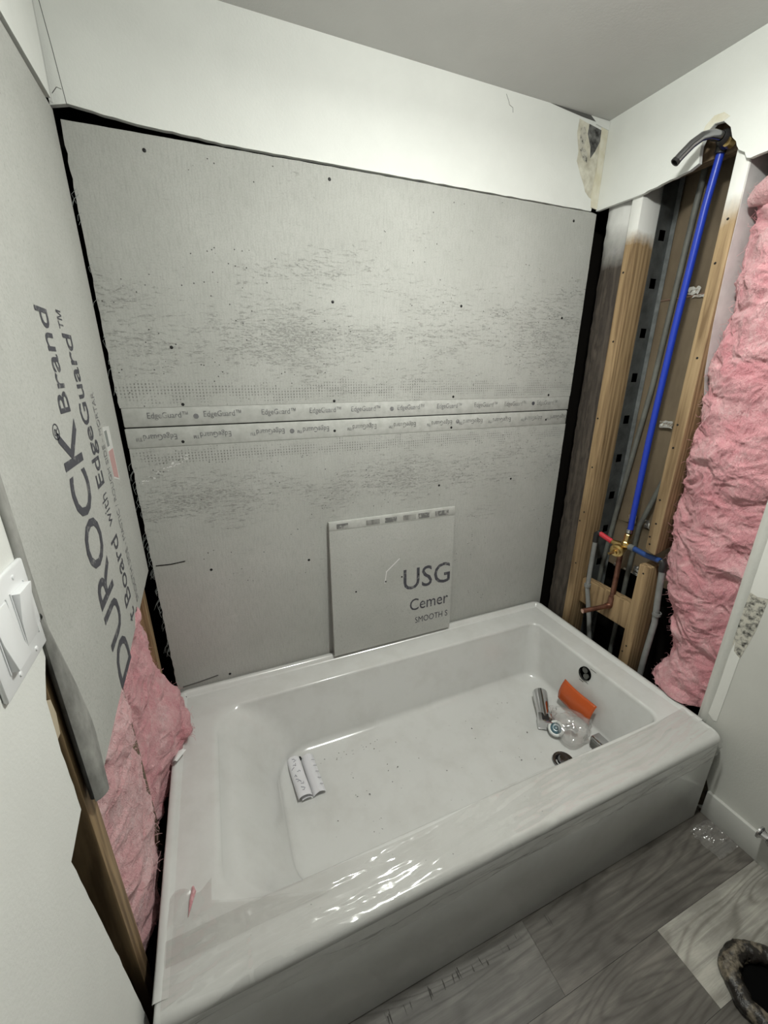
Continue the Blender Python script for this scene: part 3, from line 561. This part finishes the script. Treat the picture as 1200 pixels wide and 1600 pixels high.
# ------------------------------------------------------------------ pink insulation
def ridged(p, oc=5): return noise.ridged_multi_fractal(Vector(p), .9, 2.1, oc, 1.0, 2.0)
def batt(fn, nu, nv, amp, sc, label, mat, seed, loc, bottom=None, fibres=0, edge=.12, group='pink insulation batts', lump=1.0, soft=False):
    t_ = thing('insulation_batt', label, 'insulation', loc, group)
    def P(u, v):
        p = fn(u, v); e = .004; pu = fn(min(u+e, 1), v)-fn(max(u-e, 0), v); pv = fn(u, min(v+e, 1))-fn(u, max(v-e, 0))
        n = pu.cross(pv); n = n.normalized() if n.length > 1e-9 else Vector((1, 0, 0))
        q = Vector((p.x*sc*1.0, p.y*sc, p.z*sc*1.25))+Vector((seed*3.1, seed, 0)); warp = noise.noise_vector(q*.8)*.55
        m_ = .35+.65*min(1, u*3.5) if soft else 1; d = .62*m_*noise.fractal(q*.5+warp, 1, 2, 2) + .20*m_*(1-2.2*abs(noise.noise(q*.8+warp*1.6))) + .10*(1-2.2*abs(noise.noise(q*2.1+warp*3))) + .07*noise.fractal(q*4+warp*5, .9, 2, 4)
        return p+n*amp*d
    b = MB(); b.grid(P, nu, nv); m = b.build('batt', mat, t_, smooth=True, fix=False, angle=180)
    if fibres:
        f = MB(); random.seed(seed)
        for i in range(fibres):
            p = b.v[random.randrange(nv)*nu + random.randrange(nu)]; d = Vector((random.uniform(-1, 1), random.uniform(-1, 1), random.uniform(-1, 1)))*.016; k = Vector((random.uniform(-1, 1), random.uniform(-1, 1), random.uniform(-1, 1)))*.006
            f.tube([p-d*.3, p+d*.5+k, p+d+k*.3], .00035, 3, cap=False)
        fo = f.build('loose_fibre', mat, t_, fix=False); fo['kind'] = 'stuff'
    return t_
def right_batt(u, v):
    # cross-section from the stud side (u=0) round the room face to the bead (u=1)
    z = .325+1.43*v
    yl = -.458 - .006*math.sin(v*9) - .090*max(0, min(1, (.72-z)/.27))
    if z < .40: yl += (.40-z)*.5
    yr = -.708; a = min(u/.22, 1.0); c = max((u-.22)/.78, 0)
    roll = min(1, (1-v)/.05)**.5 if v > .95 else 1
    if u < .22: return Vector((1.640-.085*math.sin(a*PI/2), yl-.018*(1-math.cos(a*PI/2)), z))
    x = 1.555-.052*math.sin(min(1, c*2.2)*PI/2)*roll + .030*c*c - .02*max(0, (.45-z)/.12)*(1-c)
    return Vector((x, yl-.018+(yr-yl+.018)*c, z))
batt(right_batt, 190, 560, .030, 15, 'large fluffy pink insulation batt filling the right wall bay', 'insulation', 2, (1.58, -.58, .33), fibres=2200, soft=True)
def fold_batt(u, v):
    a = u*2*PI; s = (math.sin(PI*(.06+.88*v)))**.6
    return Vector((1.545+.045*s*math.cos(a), -.462-.25*v, 1.735+.03*v*2+.045*s*math.sin(a)))
batt(fold_batt, 80, 90, .016, 16, 'small curled pink insulation roll at the top of the right bay', 'insulation_pale', 5, (1.55, -.58, 1.74), fibres=150)
def lap_batt(u, v):
    a = PI*u; s = math.sin(PI*(.04+.92*v))**.7
    return Vector((1.552-.075*math.cos(a)*s-.0, -.545-.165*v, .326+.045*s*math.sin(a)))
batt(lap_batt, 90, 90, .018, 15, 'flap of pink insulation lying on the tub deck at the right', 'insulation', 8, (1.53, -.62, .325), fibres=150)
def left_front(u, v):
    z = .235+.53*v; y = -.648+.268*u
    return Vector((-.060+.042*math.sin(PI*min(max(u*.95+.02, 0), 1))**.6, y, z))
batt(left_front, 130, 260, .026, 15, 'pale pink insulation batt behind the front left stud', 'insulation_pale', 3, (-.06, -.53, .24), fibres=500)
def left_back(u, v):
    z = .26+.52*v; y = -.435+.372*u
    bul = .075*math.exp(-((z-.37)/.10)**2)*math.exp(-((y+.17)/.11)**2)
    return Vector((-.062+.040*math.sin(PI*min(max(u*.96+.02, 0), 1))**.6+bul, y, z))
batt(left_back, 150, 240, .026, 15, 'deep pink insulation batt in the back left bay spilling on the tub', 'insulation', 6, (-.05, -.24, .26), fibres=500)
def tuft(u, v):
    a = u*2*PI; s = math.sin(PI*(.03+.94*v))**.6*(1.0-.25*v)
    return Vector((-.012+.068*v, -.205-.010*v+.034*s*math.cos(a), .368-.012*v+.026*s*math.sin(a)))
batt(tuft, 70, 60, .014, 22, 'loose tuft of pink insulation resting on the left tub rim', 'insulation', 11, (.0, -.2, .34), fibres=160)

# ------------------------------------------------------------------ bathtub
H = .317
TB = thing('bathtub', 'white alcove bathtub with straight apron and clear film on its rim', 'bathtub', (.748, -.4, 0))
X0, X1, Y0, Y1 = .004, 1.492, -.785, -.004
def ring(x0, x1, y0, y1, r, z, S=14, Mc=8):
    """rounded rectangle; r = radii at (x1,y0),(x1,y1),(x0,y1),(x0,y0)"""
    out = []; cs = [((x1, y0), -PI/2, r[0], (-1, 1)), ((x1, y1), 0, r[1], (-1, -1)), ((x0, y1), PI/2, r[2], (1, -1)), ((x0, y0), PI, r[3], (1, 1))]
    for k, ((cx, cy), a0, rr, (sx, sy)) in enumerate(cs):
        ox, oy = cx+sx*rr, cy+sy*rr
        arc = [(ox+rr*math.cos(a0+PI/2*i/Mc), oy+rr*math.sin(a0+PI/2*i/Mc)) for i in range(Mc+1)]
        out += arc
        (nx, ny), na, nr, (nsx, nsy) = cs[(k+1) % 4]; nxt = (nx+nsx*nr+nr*math.cos(na), ny+nsy*nr+nr*math.sin(na)); e = arc[-1]
        out += [(e[0]+(nxt[0]-e[0])*i/S, e[1]+(nxt[1]-e[1])*i/S) for i in range(1, S)]
    return [Vector((a, b, z)) for a, b in out]
rings = []
ro = (.022, .01, .01, .012)
rings.append(ring(X0+.004, X1-.004, Y0+.004, Y1, ro, H-.032)); rings.append(ring(X0+.0005, X1-.0005, Y0+.0005, Y1, ro, H-.024)); rings.append(ring(X0, X1, Y0, Y1, ro, H-.016))
for k in range(1, 6):
    a = PI/2*k/5; i = .016*(1-math.cos(a)); rings.append(ring(X0+i*.5, X1-i*.5, Y0+i, Y1-i*.2, ro, H-.016+.016*math.sin(a)))
rings.append(ring(X0+.02, X1-.02, Y0+.04, Y1-.02, ro, H+.0))
FLZ = .100
OP = (.112, 1.378, -.667, -.122)      # opening at the rim
rings.append(ring(OP[0]-.012, OP[1]+.010, OP[2]-.009, OP[3]+.009, (.035, .035, .05, .05), H-.0004))
for k in range(1, 6):
    a = PI/2*k/5; i = 1-math.cos(a); d = math.sin(a)
    rings.append(ring(OP[0]-.012+.020*d, OP[1]+.010-.010*d, OP[2]-.009+.009*d, OP[3]+.009-.009*d, (.035, .035, .05+.01*k, .05+.01*k), H-.0004-.012*i))
NW = 16
for k in range(1, NW+1):
    s = k/NW; z = H-.0125-(H-.0125-.128)*s
    xl = .120+.150*(s**.62); r_ = .035+.03*s; rl = .10+.02*s
    rings.append(ring(xl, OP[1]-.030*s, OP[2]+.040*s, OP[3]-.050*s, (r_, r_, rl, rl), z))
for k in range(1, 9):                 # cove down to the floor
    a = PI/2*k/8; d = 1-math.cos(a); h = math.sin(a)
    rings.append(ring(.270+.055*d, OP[1]-.030-.050*d, OP[2]+.040+.050*d, OP[3]-.050-.060*d, (.07, .07, .12, .12), .128-(.128-FLZ)*h))
rings.append(ring(.40, 1.24, -.53, -.28, (.05, .05, .08, .08), FLZ-.002))
N = len(rings[0]); tb = MB(); tb.v = [p for r_ in rings for p in r_]
for i in range(len(rings)-1):
    for k in range(N):
        a, b_ = i*N+k, i*N+(k+1) % N; tb.f.append((a, b_, b_+N, a+N))
tb.f.append(tuple((len(rings)-1)*N+k for k in range(N)))
# overflow hole: cut into the right inner wall
OVC = Vector((1.366, -.400, .272)); OVR = .0245
me = bpy.data.meshes.new('basin'); off = parent_origin(TB); me.from_pydata([tuple(v-off) for v in tb.v], [], tb.f)
bm = bmesh.new(); bm.from_mesh(me); bmesh.ops.recalc_face_normals(bm, faces=bm.faces)
wall_n = Vector((-1, 0, .16)).normalized()
kill = [f for f in bm.faces if f.calc_center_median().x+off.x > 1.33 and any(((v.co+off)-OVC-wall_n*((v.co+off)-OVC).dot(wall_n)).length < OVR*1.25 for v in f.verts) or (f.calc_center_median()+off-OVC).length < OVR*1.5 and f.calc_center_median().x+off.x > 1.33]
bmesh.ops.delete(bm, geom=kill, context='FACES')
bnd = [e for e in bm.edges if len(e.link_faces) == 1 and ((e.verts[0].co+off)-OVC).length < .22 and (e.verts[0].co+off).z < H-.006 and (e.verts[0].co+off).x > 1.3]
def wall_x(z):  # inner right wall x at height z
    s = (H-.0125-z)/(H-.0125-.128); return OP[1]-.030*s
cv = []
for k in range(28):
    a = 2*PI*k/28; z = OVC.z+OVR*math.sin(a); cv.append(bm.verts.new(Vector((wall_x(z), OVC.y+OVR*math.cos(a), z))-off))
ce = [bm.edges.new((cv[k], cv[(k+1) % 28])) for k in range(28)]
bmesh.ops.triangle_fill(bm, use_beauty=True, use_dissolve=False, edges=bnd+ce, normal=wall_n)
hole = [f for f in bm.faces if all(v in cv for v in f.verts)]
if hole: bmesh.ops.delete(bm, geom=hole, context='FACES_ONLY')
bmesh.ops.recalc_face_normals(bm, faces=bm.faces)
bm.to_mesh(me); bm.free(); me.shade_smooth(); me.set_sharp_from_angle(angle=math.radians(60)); me.materials.append(M['tub'])
ob = bpy.data.objects.new('basin', me); COL.objects.link(ob); ob.parent = TB
MB().lathe([(OVR, 0), (OVR+.0005, .03), (0, .034)], (OVC.x+.001, OVC.y, OVC.z), (1, 0, -.15), 28).build('overflow_pipe', 'hole_shade', TB, smooth=True)
MB().lathe([(.006, 0), (.010, .002), (.010, .010), (0, .010)], (OVC.x+.012, OVC.y-.006, OVC.z-.010), (-1, 0, .15), 12).build('overflow_washer', 'conduit', TB, smooth=True)
MB().lathe([(.005, 0), (.011, .002), (.011, .008), (0, .008)], (OVC.x+.014, OVC.y+.004, OVC.z+.010), (-1, 0, .15), 12).build('overflow_washer', 'conduit', TB, smooth=True)
# apron
apr = MB(); apr.add([(X0+.003, -.781, H-.026), (X1-.006, -.781, H-.026), (1.468, -.790, 0), (X0+.003, -.790, 0), (X0+.003, -.765, H-.026), (X1-.006, -.765, H-.026), (1.468, -.770, 0), (X0+.003, -.770, 0)],
                    [(0, 1, 2, 3), (4, 7, 6, 5), (0, 4, 5, 1), (3, 2, 6, 7), (1, 5, 6, 2), (0, 3, 7, 4)])
apr.build('apron', 'tub', TB, bevel=.004)
# raised tile flange round three sides
def flange_path():
    return [Vector((X0+.009, Y0+.03, 0)), Vector((X0+.009, Y1-.030, 0)), Vector((X0+.013, Y1-.016, 0)), Vector((X0+.025, Y1-.010, 0)), Vector((X1-.028, Y1-.010, 0)), Vector((X1-.016, Y1-.016, 0)), Vector((X1-.010, Y1-.030, 0)), Vector((X1-.010, Y0+.06, 0))]
prof = [(-.010, -.004), (-.010, .010), (-.007, .0145), (.002, .0150), (.007, .012), (.012, .004), (.020, -.001)]
fp = flange_path(); fl = MB(); n = len(prof)
for i, p in enumerate(fp):
    tg = (fp[min(i+1, len(fp)-1)]-fp[max(i-1, 0)]).normalized(); inn = Vector((tg.y, -tg.x, 0))
    end = .15 if i in (0, len(fp)-1) else 1
    fl.v += [p+inn*a+Vector((0, 0, H+(b if b < 0 else b*end))) for a, b in prof]
for i in range(len(fp)-1):
    for k in range(n-1): fl.f.append((i*n+k, i*n+k+1, (i+1)*n+k+1, (i+1)*n+k))
fl.build('tile_flange', 'tub', TB, smooth=True, angle=75)
# drain
MB().lathe([(.036, .001), (.034, .005), (.026, .004), (.022, -.002), (.020, -.002), (.019, .010), (.014, .016), (0, .017)], (1.155, -.545, FLZ), n=24).build('drain', 'chrome_dark', TB, smooth=True)
# faint grey marks printed round the overflow
for a, b, w, m_ in ((-.392, .243, .030, 'label_gray'), (-.385, .236, .018, 'conduit'), (-.412, .300, .026, 'conduit')):
    MB().prism([(0, 0), (w, 0), (w, .0022), (0, .0022)], (wall_x(b)-.0006, a, b), (0, -1, 0), Vector((.17, 0, 1)).normalized(), .0003).build('printed_mark', m_, TB)
# protective film over the front rim and the left deck corner
def film(u, v):
    x = .018+1.452*u; w = fbm((x*3.1, v*2.2+x*1.3, 1.7), 3); fold = ridged((x*2.6-v*1.2, v*5.0+x*3.2, 4.2), 3)
    y0 = -.676+.006*math.sin(x*9)+(.0 if x > .35 else -.0)
    arc = v*.166
    lift = .0025+.0065*max(0, fold-.55)+.0030*max(0, ridged((x*2.6-v*1.0, v*11+x*5, 9.2), 4)-.7)+.0018*w
    if x < .16: lift *= .8
    flat = -y0-.0+Y0*-1*0
    dist = abs(Y0-y0)-.014
    if arc < dist: return Vector((x, y0-arc, H+lift*(1.0 if v > .02 else .5)))
    t_ = arc-dist
    if t_ < .024: a = t_/.024*PI/2; return Vector((x, Y0+.014-(.0155+lift)*math.sin(a), H-.0155+(.0155+lift)*math.cos(a)))
    return Vector((x, Y0-.0015-lift-.3*(t_-.024)*0, H-.0155-(t_-.024)))
fm = MB().grid(film, 340, 44).build('clear_film', 'clear_film', TB, smooth=True, fix=False, angle=180)
def film2(u, v):
    x = .020+.30*u*(1-.74*min(1, v*1.6)); y = -.715+.11*v+.010*math.sin(u*7)*v; lift = .0030+.010*max(0, ridged((x*7, y*9, 8.8), 3)-.9)+.002*fbm((x*9, y*9, 3))
    return Vector((x, y, H+max(.002, lift)))
MB().grid(film2, 70, 34).build('clear_film', 'clear_film', TB, smooth=True, fix=False, angle=180)

# ------------------------------------------------------------------ things in the tub
sp = thing('tub_spout', 'chrome tub spout lying in the tub by the orange tagged bag', 'faucet part', (1.25, -.37, FLZ))
a, b_ = Vector((1.200, -.405, FLZ+.024)), Vector((1.272, -.300, FLZ+.034)); dr = (b_-a).normalized()
MB().tube([a, a+(b_-a)*.35, a+(b_-a)*.8, b_-dr*.004, b_], [.021, .023, .027, .027, .023], 20).build('barrel', 'chrome', sp, smooth=True)
sx = dr.cross(Vector((0, 0, 1))).normalized(); uz = sx.cross(dr)
bx = MB(); c = a-dr*.004
bx.add([c+sx*i*.024+uz*k*.020+dr*j*.022 for i in (-1, 1) for k in (-1, 1) for j in (-1, 1)], [(0, 1, 3, 2), (4, 6, 7, 5), (0, 4, 5, 1), (2, 3, 7, 6), (0, 2, 6, 4), (1, 5, 7, 3)])
bx.build('collar', 'chrome', sp, bevel=.004)
MB().prism([(-.017, -.014), (.017, -.014), (.017, .014), (-.017, .014)], c+uz*.0205, sx, dr, .002).build('opening', 'fitting_black', sp) if False else MB().prism([(-.014, -.012), (.014, -.012), (.014, .012), (-.014, .012)], c+uz*.0206+dr*.002, dr, -sx, .001).build('opening', 'fitting_black', sp)
cp_ = thing('cap', 'white round cap with teal insert next to the chrome spout', 'cap', (1.205, -.455, FLZ))
ax = Vector((-.45, -.35, .8)).normalized(); cc = Vector((1.208, -.452, FLZ+.027))
MB().lathe([(0, -.018), (.023, -.018), (.026, -.012), (.026, .006), (.023, .009), (.019, .008), (.018, .004)], cc, ax, 24).build('rim', 'cap_white', cp_, smooth=True)
MB().lathe([(.0185, .003), (.0185, .005), (.012, .007), (.006, .006), (.004, .010), (0, .010)], cc, ax, 20).build('insert', 'cyan_cap', cp_, smooth=True)
bg = thing('parts_bag', 'clear plastic parts bag with an orange header card', 'bag', (1.28, -.48, FLZ))
cA, cB, cC, cD = Vector((1.337, -.350, .218)), Vector((1.337, -.492, .212)), Vector((1.318, -.490, .135)), Vector((1.312, -.352, .142))
def card(u, v):
    p = cA.lerp(cB, u).lerp(cD.lerp(cC, u), v); return p+Vector((-.010*math.sin(PI*v)-.004*math.sin(PI*u*1.3), 0, 0))
cb = MB().grid(card, 14, 10); cb2 = cb.build('header_card', 'orange_card', bg, smooth=True, fix=False); sm = cb2.modifiers.new('thick', 'SOLIDIFY'); sm.thickness = .0008
bT, bB = Vector((1.313, -.421, .140)), Vector((1.205, -.520, FLZ+.026)); bax = (bB-bT).normalized(); bw = Vector((.25, -1, 0)); bw = (bw-bax*bw.dot(bax)).normalized(); bn_ = bax.cross(bw)
def bag(u, v):
    a = 2*PI*u; hw = (.069*(1-v)**2+.050*2*v*(1-v)*1.25+.036*v*v)*(1-max(0, v-.8)/.2*.0)*math.sqrt(max(0, 1-max(0, (v-.62)/.38)**2)); th = .002+.040*math.sin(PI*min(1, v*.95))**.8
    k = 1+.22*noise.fractal(Vector((math.cos(a)*1.6, math.sin(a)*1.6, v*4)), 1, 2, 3)+.12*(ridged((math.cos(a)*2, math.sin(a)*2, v*5), 3)-1.0)
    if v < .03: k = 1
    q = bT.lerp(bB, v)+bw*hw*k*math.cos(a)+bn_*th*k*math.sin(a); q.z = max(q.z, FLZ+.003); q.x = min(q.x, 1.335); return q
MB().grid(bag, 80, 60, closed_u=True).build('pouch', 'bag_film', bg, smooth=True, fix=False, angle=180)
MB().tube([(1.235, -.452, FLZ+.022), (1.262, -.470, FLZ+.034), (1.268, -.488, FLZ+.022)], [.010, .013, .009], 10).build('fitting', 'chrome', bg, smooth=True)
sh = thing('chrome_block', 'small square chrome fitting behind the front rim by the bag', 'faucet part', (1.31, -.55, FLZ))
MB().box((1.285, -.585, FLZ+.002), (1.325, -.528, FLZ+.040)).build('body', 'chrome', sh, bevel=.004)
MB().box((1.279, -.578, FLZ+.008), (1.286, -.535, FLZ+.034)).build('socket', 'conduit', sh, bevel=.002)
# folded instruction sheets
def sheet(u, v):
    x = .292+.045*u; yv = -.205-.150*v; a = u*PI
    return Vector((.288+.012*v*.3+.046*u+.004*math.sin(v*9), yv+.008*u, FLZ+.012+.020*math.sin(a)+.003*math.sin(v*6)))
fo = thing('folded_leaflet', 'folded printed paper leaflet curled on the tub floor, left of the other', 'paper', (.31, -.28, FLZ))
def leaf(u, v, dx, w, hh, y0, y1):
    if u < .62: a = u/.62*PI; x = dx+w*(.5-.5*math.cos(a)); z = hh*math.sin(a)**.8
    else: a = (u-.62)/.38; x = dx+w*(1-.75*a); z = .0012+.004*math.sin(a*PI)
    return Vector((x+.012*v, y0+(y1-y0)*v, FLZ+.011+z+.002*math.sin(v*8+u*3)))
a_ = MB().grid(lambda u, v: leaf(u, v, .304, .042, .018, -.212, -.354), 26, 14).build('sheet', 'paper', fo, smooth=True, fix=False, angle=180)
random.seed(5)
for k in range(11):
    v = .08+.08*k; u = random.uniform(.12, .32); q = [leaf(min(.6, u+.03*i+random.uniform(-.01, .01)), v+.012*i*random.choice([-1, 1, .3]), .304, .042, .018, -.212, -.354)+Vector((0, 0, .0012)) for i in range(4)]
    MB().tube(q, .0007, 4).build('print_line', 'paper_ink', fo)
f2 = thing('folded_leaflet', 'flat folded white leaflet beside the curled one on the tub floor', 'paper', (.36, -.27, FLZ))
MB().grid(lambda u, v: Vector((.356+.040*u+.010*v-.006, -.212-.142*v+.004*u, FLZ+.006+.014*(1-abs(2*u-1))**.5 if 0 < u < 1 else FLZ+.006)), 9, 8).build('sheet', 'paper', f2, smooth=True, fix=False)
for k in range(5):
    v = .18+.16*k; MB().tube([(.378+.010*v, -.212-.142*v, FLZ+.0208), (.388+.010*v, -.214-.142*v, FLZ+.0175)], .0007, 4).build('print_line', 'paper_ink', f2)
MB().lathe([(0, .008), (.006, .006), (.008, 0)], (.345, -.216, FLZ+.014), n=7).build('dark_clip', 'screw_black', f2)
# crumbs
random.seed(21); cr = MB()
def crumb(x, y, z, s):
    cr.add([Vector((x, y, z))+Vector((random.uniform(-1, 1), random.uniform(-1, 1), random.uniform(0, .6)))*s for _ in range(5)], [(0, 1, 2), (0, 2, 3), (0, 3, 4), (1, 2, 4), (2, 3, 4)])
for k in range(70):
    x = random.uniform(.36, 1.15); yv = random.uniform(-.53, -.25); crumb(x, yv, FLZ, random.choice([.0014, .002, .003]))
for k in range(24): x = random.uniform(.36, .62); crumb(x, -.245+random.uniform(-.012, .012), FLZ+.0015, .0022)
for k in range(20): crumb(random.uniform(.03, 1.4), random.uniform(-.76, -.69), H+.004, .0014)
o = tag(cr.build('debris', 'crumb', None, fix=False), 'dark crumbs of debris scattered over the tub floor', 'debris'); o['kind'] = 'stuff'
# torn film scraps on the left rim, pink wisp
MB().grid(lambda u, v: Vector((.006+.034*u*(1-v*.6), -.262-.036*v, H+.016+.012*math.sin(PI*u*.8)+.006*v)), 8, 6).build('torn_film', 'cap_white', TB, smooth=True, fix=False)
w_ = MB(); w_.tube([(.062, -.600, H+.003), (.064, -.612, H+.005), (.060, -.625, H+.004), (.055, -.650, H+.002)], [.002, .005, .004, .0005], 8)
tag(w_.build('insulation_wisp', 'insulation', None, smooth=True), 'tiny pink wisp of insulation on the left tub deck', 'insulation')

# ------------------------------------------------------------------ light switch on the left wall
sw = thing('light_switch', 'white two-gang rocker switch plate on the left wall', 'switch', (-.0165, -.738, 1.0))
XP = -.0160
MB().box((XP-.0005, -.797, .999), (XP+.0055, -.6815, 1.116)).build('plate', 'white_plastic', sw, bevel=.003)
for yc, tilt in ((-.7155, 1), (-.7625, -1)):
    hw, hz = .0165, .0335; zc = 1.0575; xo = XP+.0055
    pr = [(0, -hz), (.0012 if tilt > 0 else .0085, -hz), (.003, 0), (.0085 if tilt > 0 else .0012, hz), (0, hz)]
    MB().prism(pr, (xo, yc-hw, zc), (1, 0, 0), (0, 0, 1), 2*hw).build('rocker', 'white_plastic', sw, bevel=.001)
    fr = MB(); 
    for q in (((xo, yc-hw-.0022, zc-hz-.002), (xo+.0012, yc-hw-.0006, zc+hz+.002)), ((xo, yc+hw+.0006, zc-hz-.002), (xo+.0012, yc+hw+.0022, zc+hz+.002))): fr.box(*q)
    fr.build('rocker_frame', 'label_gray' if False else 'white_plastic', sw)
    for zz in (1.010, 1.105): MB().lathe([(0, .0014), (.0026, .0012), (.0032, 0)], (XP+.0055, yc, zz), (1, 0, 0), 10).build('plate_screw', 'white_plastic', sw, smooth=True)

# ------------------------------------------------------------------ toilet flange, shut-off valve, scraps on the floor
tf = thing('toilet_flange', 'dirty round toilet flange with old wax on the floor', 'toilet flange', (1.215, -1.11, 0))
TC = Vector((1.215, -1.11, 0))
def wax(u, v):
    a = u*2*PI; b = v*2*PI; rr = .072+.004*noise.noise(Vector((math.cos(a)*3, math.sin(a)*3, 1))); tr = .020*(1+.22*fbm((math.cos(a)*4+math.cos(b), math.sin(a)*4, math.sin(b)*1.5), 3))
    r_ = rr+tr*math.cos(b); return TC+Vector((r_*math.cos(a), r_*math.sin(a), max(.0005, .012+tr*.85*math.sin(b))))
MB().grid(wax, 90, 24, closed_u=True).build('wax_ring', 'wax', tf, smooth=True, angle=180)
MB().lathe([(.060, .020), (.054, .018), (.052, .0035), (0, .0035)], TC, n=36).build('pipe_mouth', 'hole_shade', tf, smooth=True)  # black disc above the uncut floor, painted dark for the pipe's depth
sv = thing('shutoff_valve', 'chrome shut-off valve on the right wall above the baseboard', 'valve', (1.5, -.945, .12))
VC = Vector((1.512, -.962, .125))
MB().lathe([(.001, .001), (.030, .001), (.029, .006), (.014, .012), (.010, .012), (.010, .03), (.014, .032), (.014, .05), (.010, .052), (0, .053)], VC, (-1, 0, 0), 24).build('stub', 'chrome', sv, smooth=True)
MB().tube([VC+Vector((-.040, 0, 0)), VC+Vector((-.040, .010, .0)), VC+Vector((-.040, .026, .0))], [.009, .009, .012], 14).build('outlet', 'chrome', sv, smooth=True)
MB().tube([VC+Vector((-.040, .026, 0)), VC+Vector((-.040, .030, .0)), VC+Vector((-.040, .034, .0))], [.012, .018, .018], 14).build('handle', 'chrome', sv, smooth=True)
MB().tube([VC+Vector((-.040, -.005, 0)), VC+Vector((-.040, -.005, .035))], .008, 12).build('riser', 'chrome', sv, smooth=True)
sc = MB().grid(lambda u, v: Vector((1.40+.09*u, -.815-.085*v, .004+.010*max(0, ridged((u*2.5, v*3, 7), 3)-.8)+.003*u)), 40, 40).build('plastic_scrap', 'clear_film', None, smooth=True, fix=False, angle=180)
tag(sc, 'crumpled clear plastic scrap on the floor at the tub corner', 'plastic')
fs_ = MB(); random.seed(31)
for k in range(26):
    x = random.uniform(.40, .86); fs_.add([Vector((x, -.80-random.random()*.03, .0005))+Vector((random.uniform(-1, 1), random.uniform(-.6, .6), random.uniform(0, .5)))*.0022 for _ in range(4)], [(0, 1, 2), (0, 2, 3), (1, 2, 3)])
o = tag(fs_.build('debris', 'crumb', None, fix=False), 'dark crumbs along the foot of the tub apron', 'debris'); o['kind'] = 'stuff'
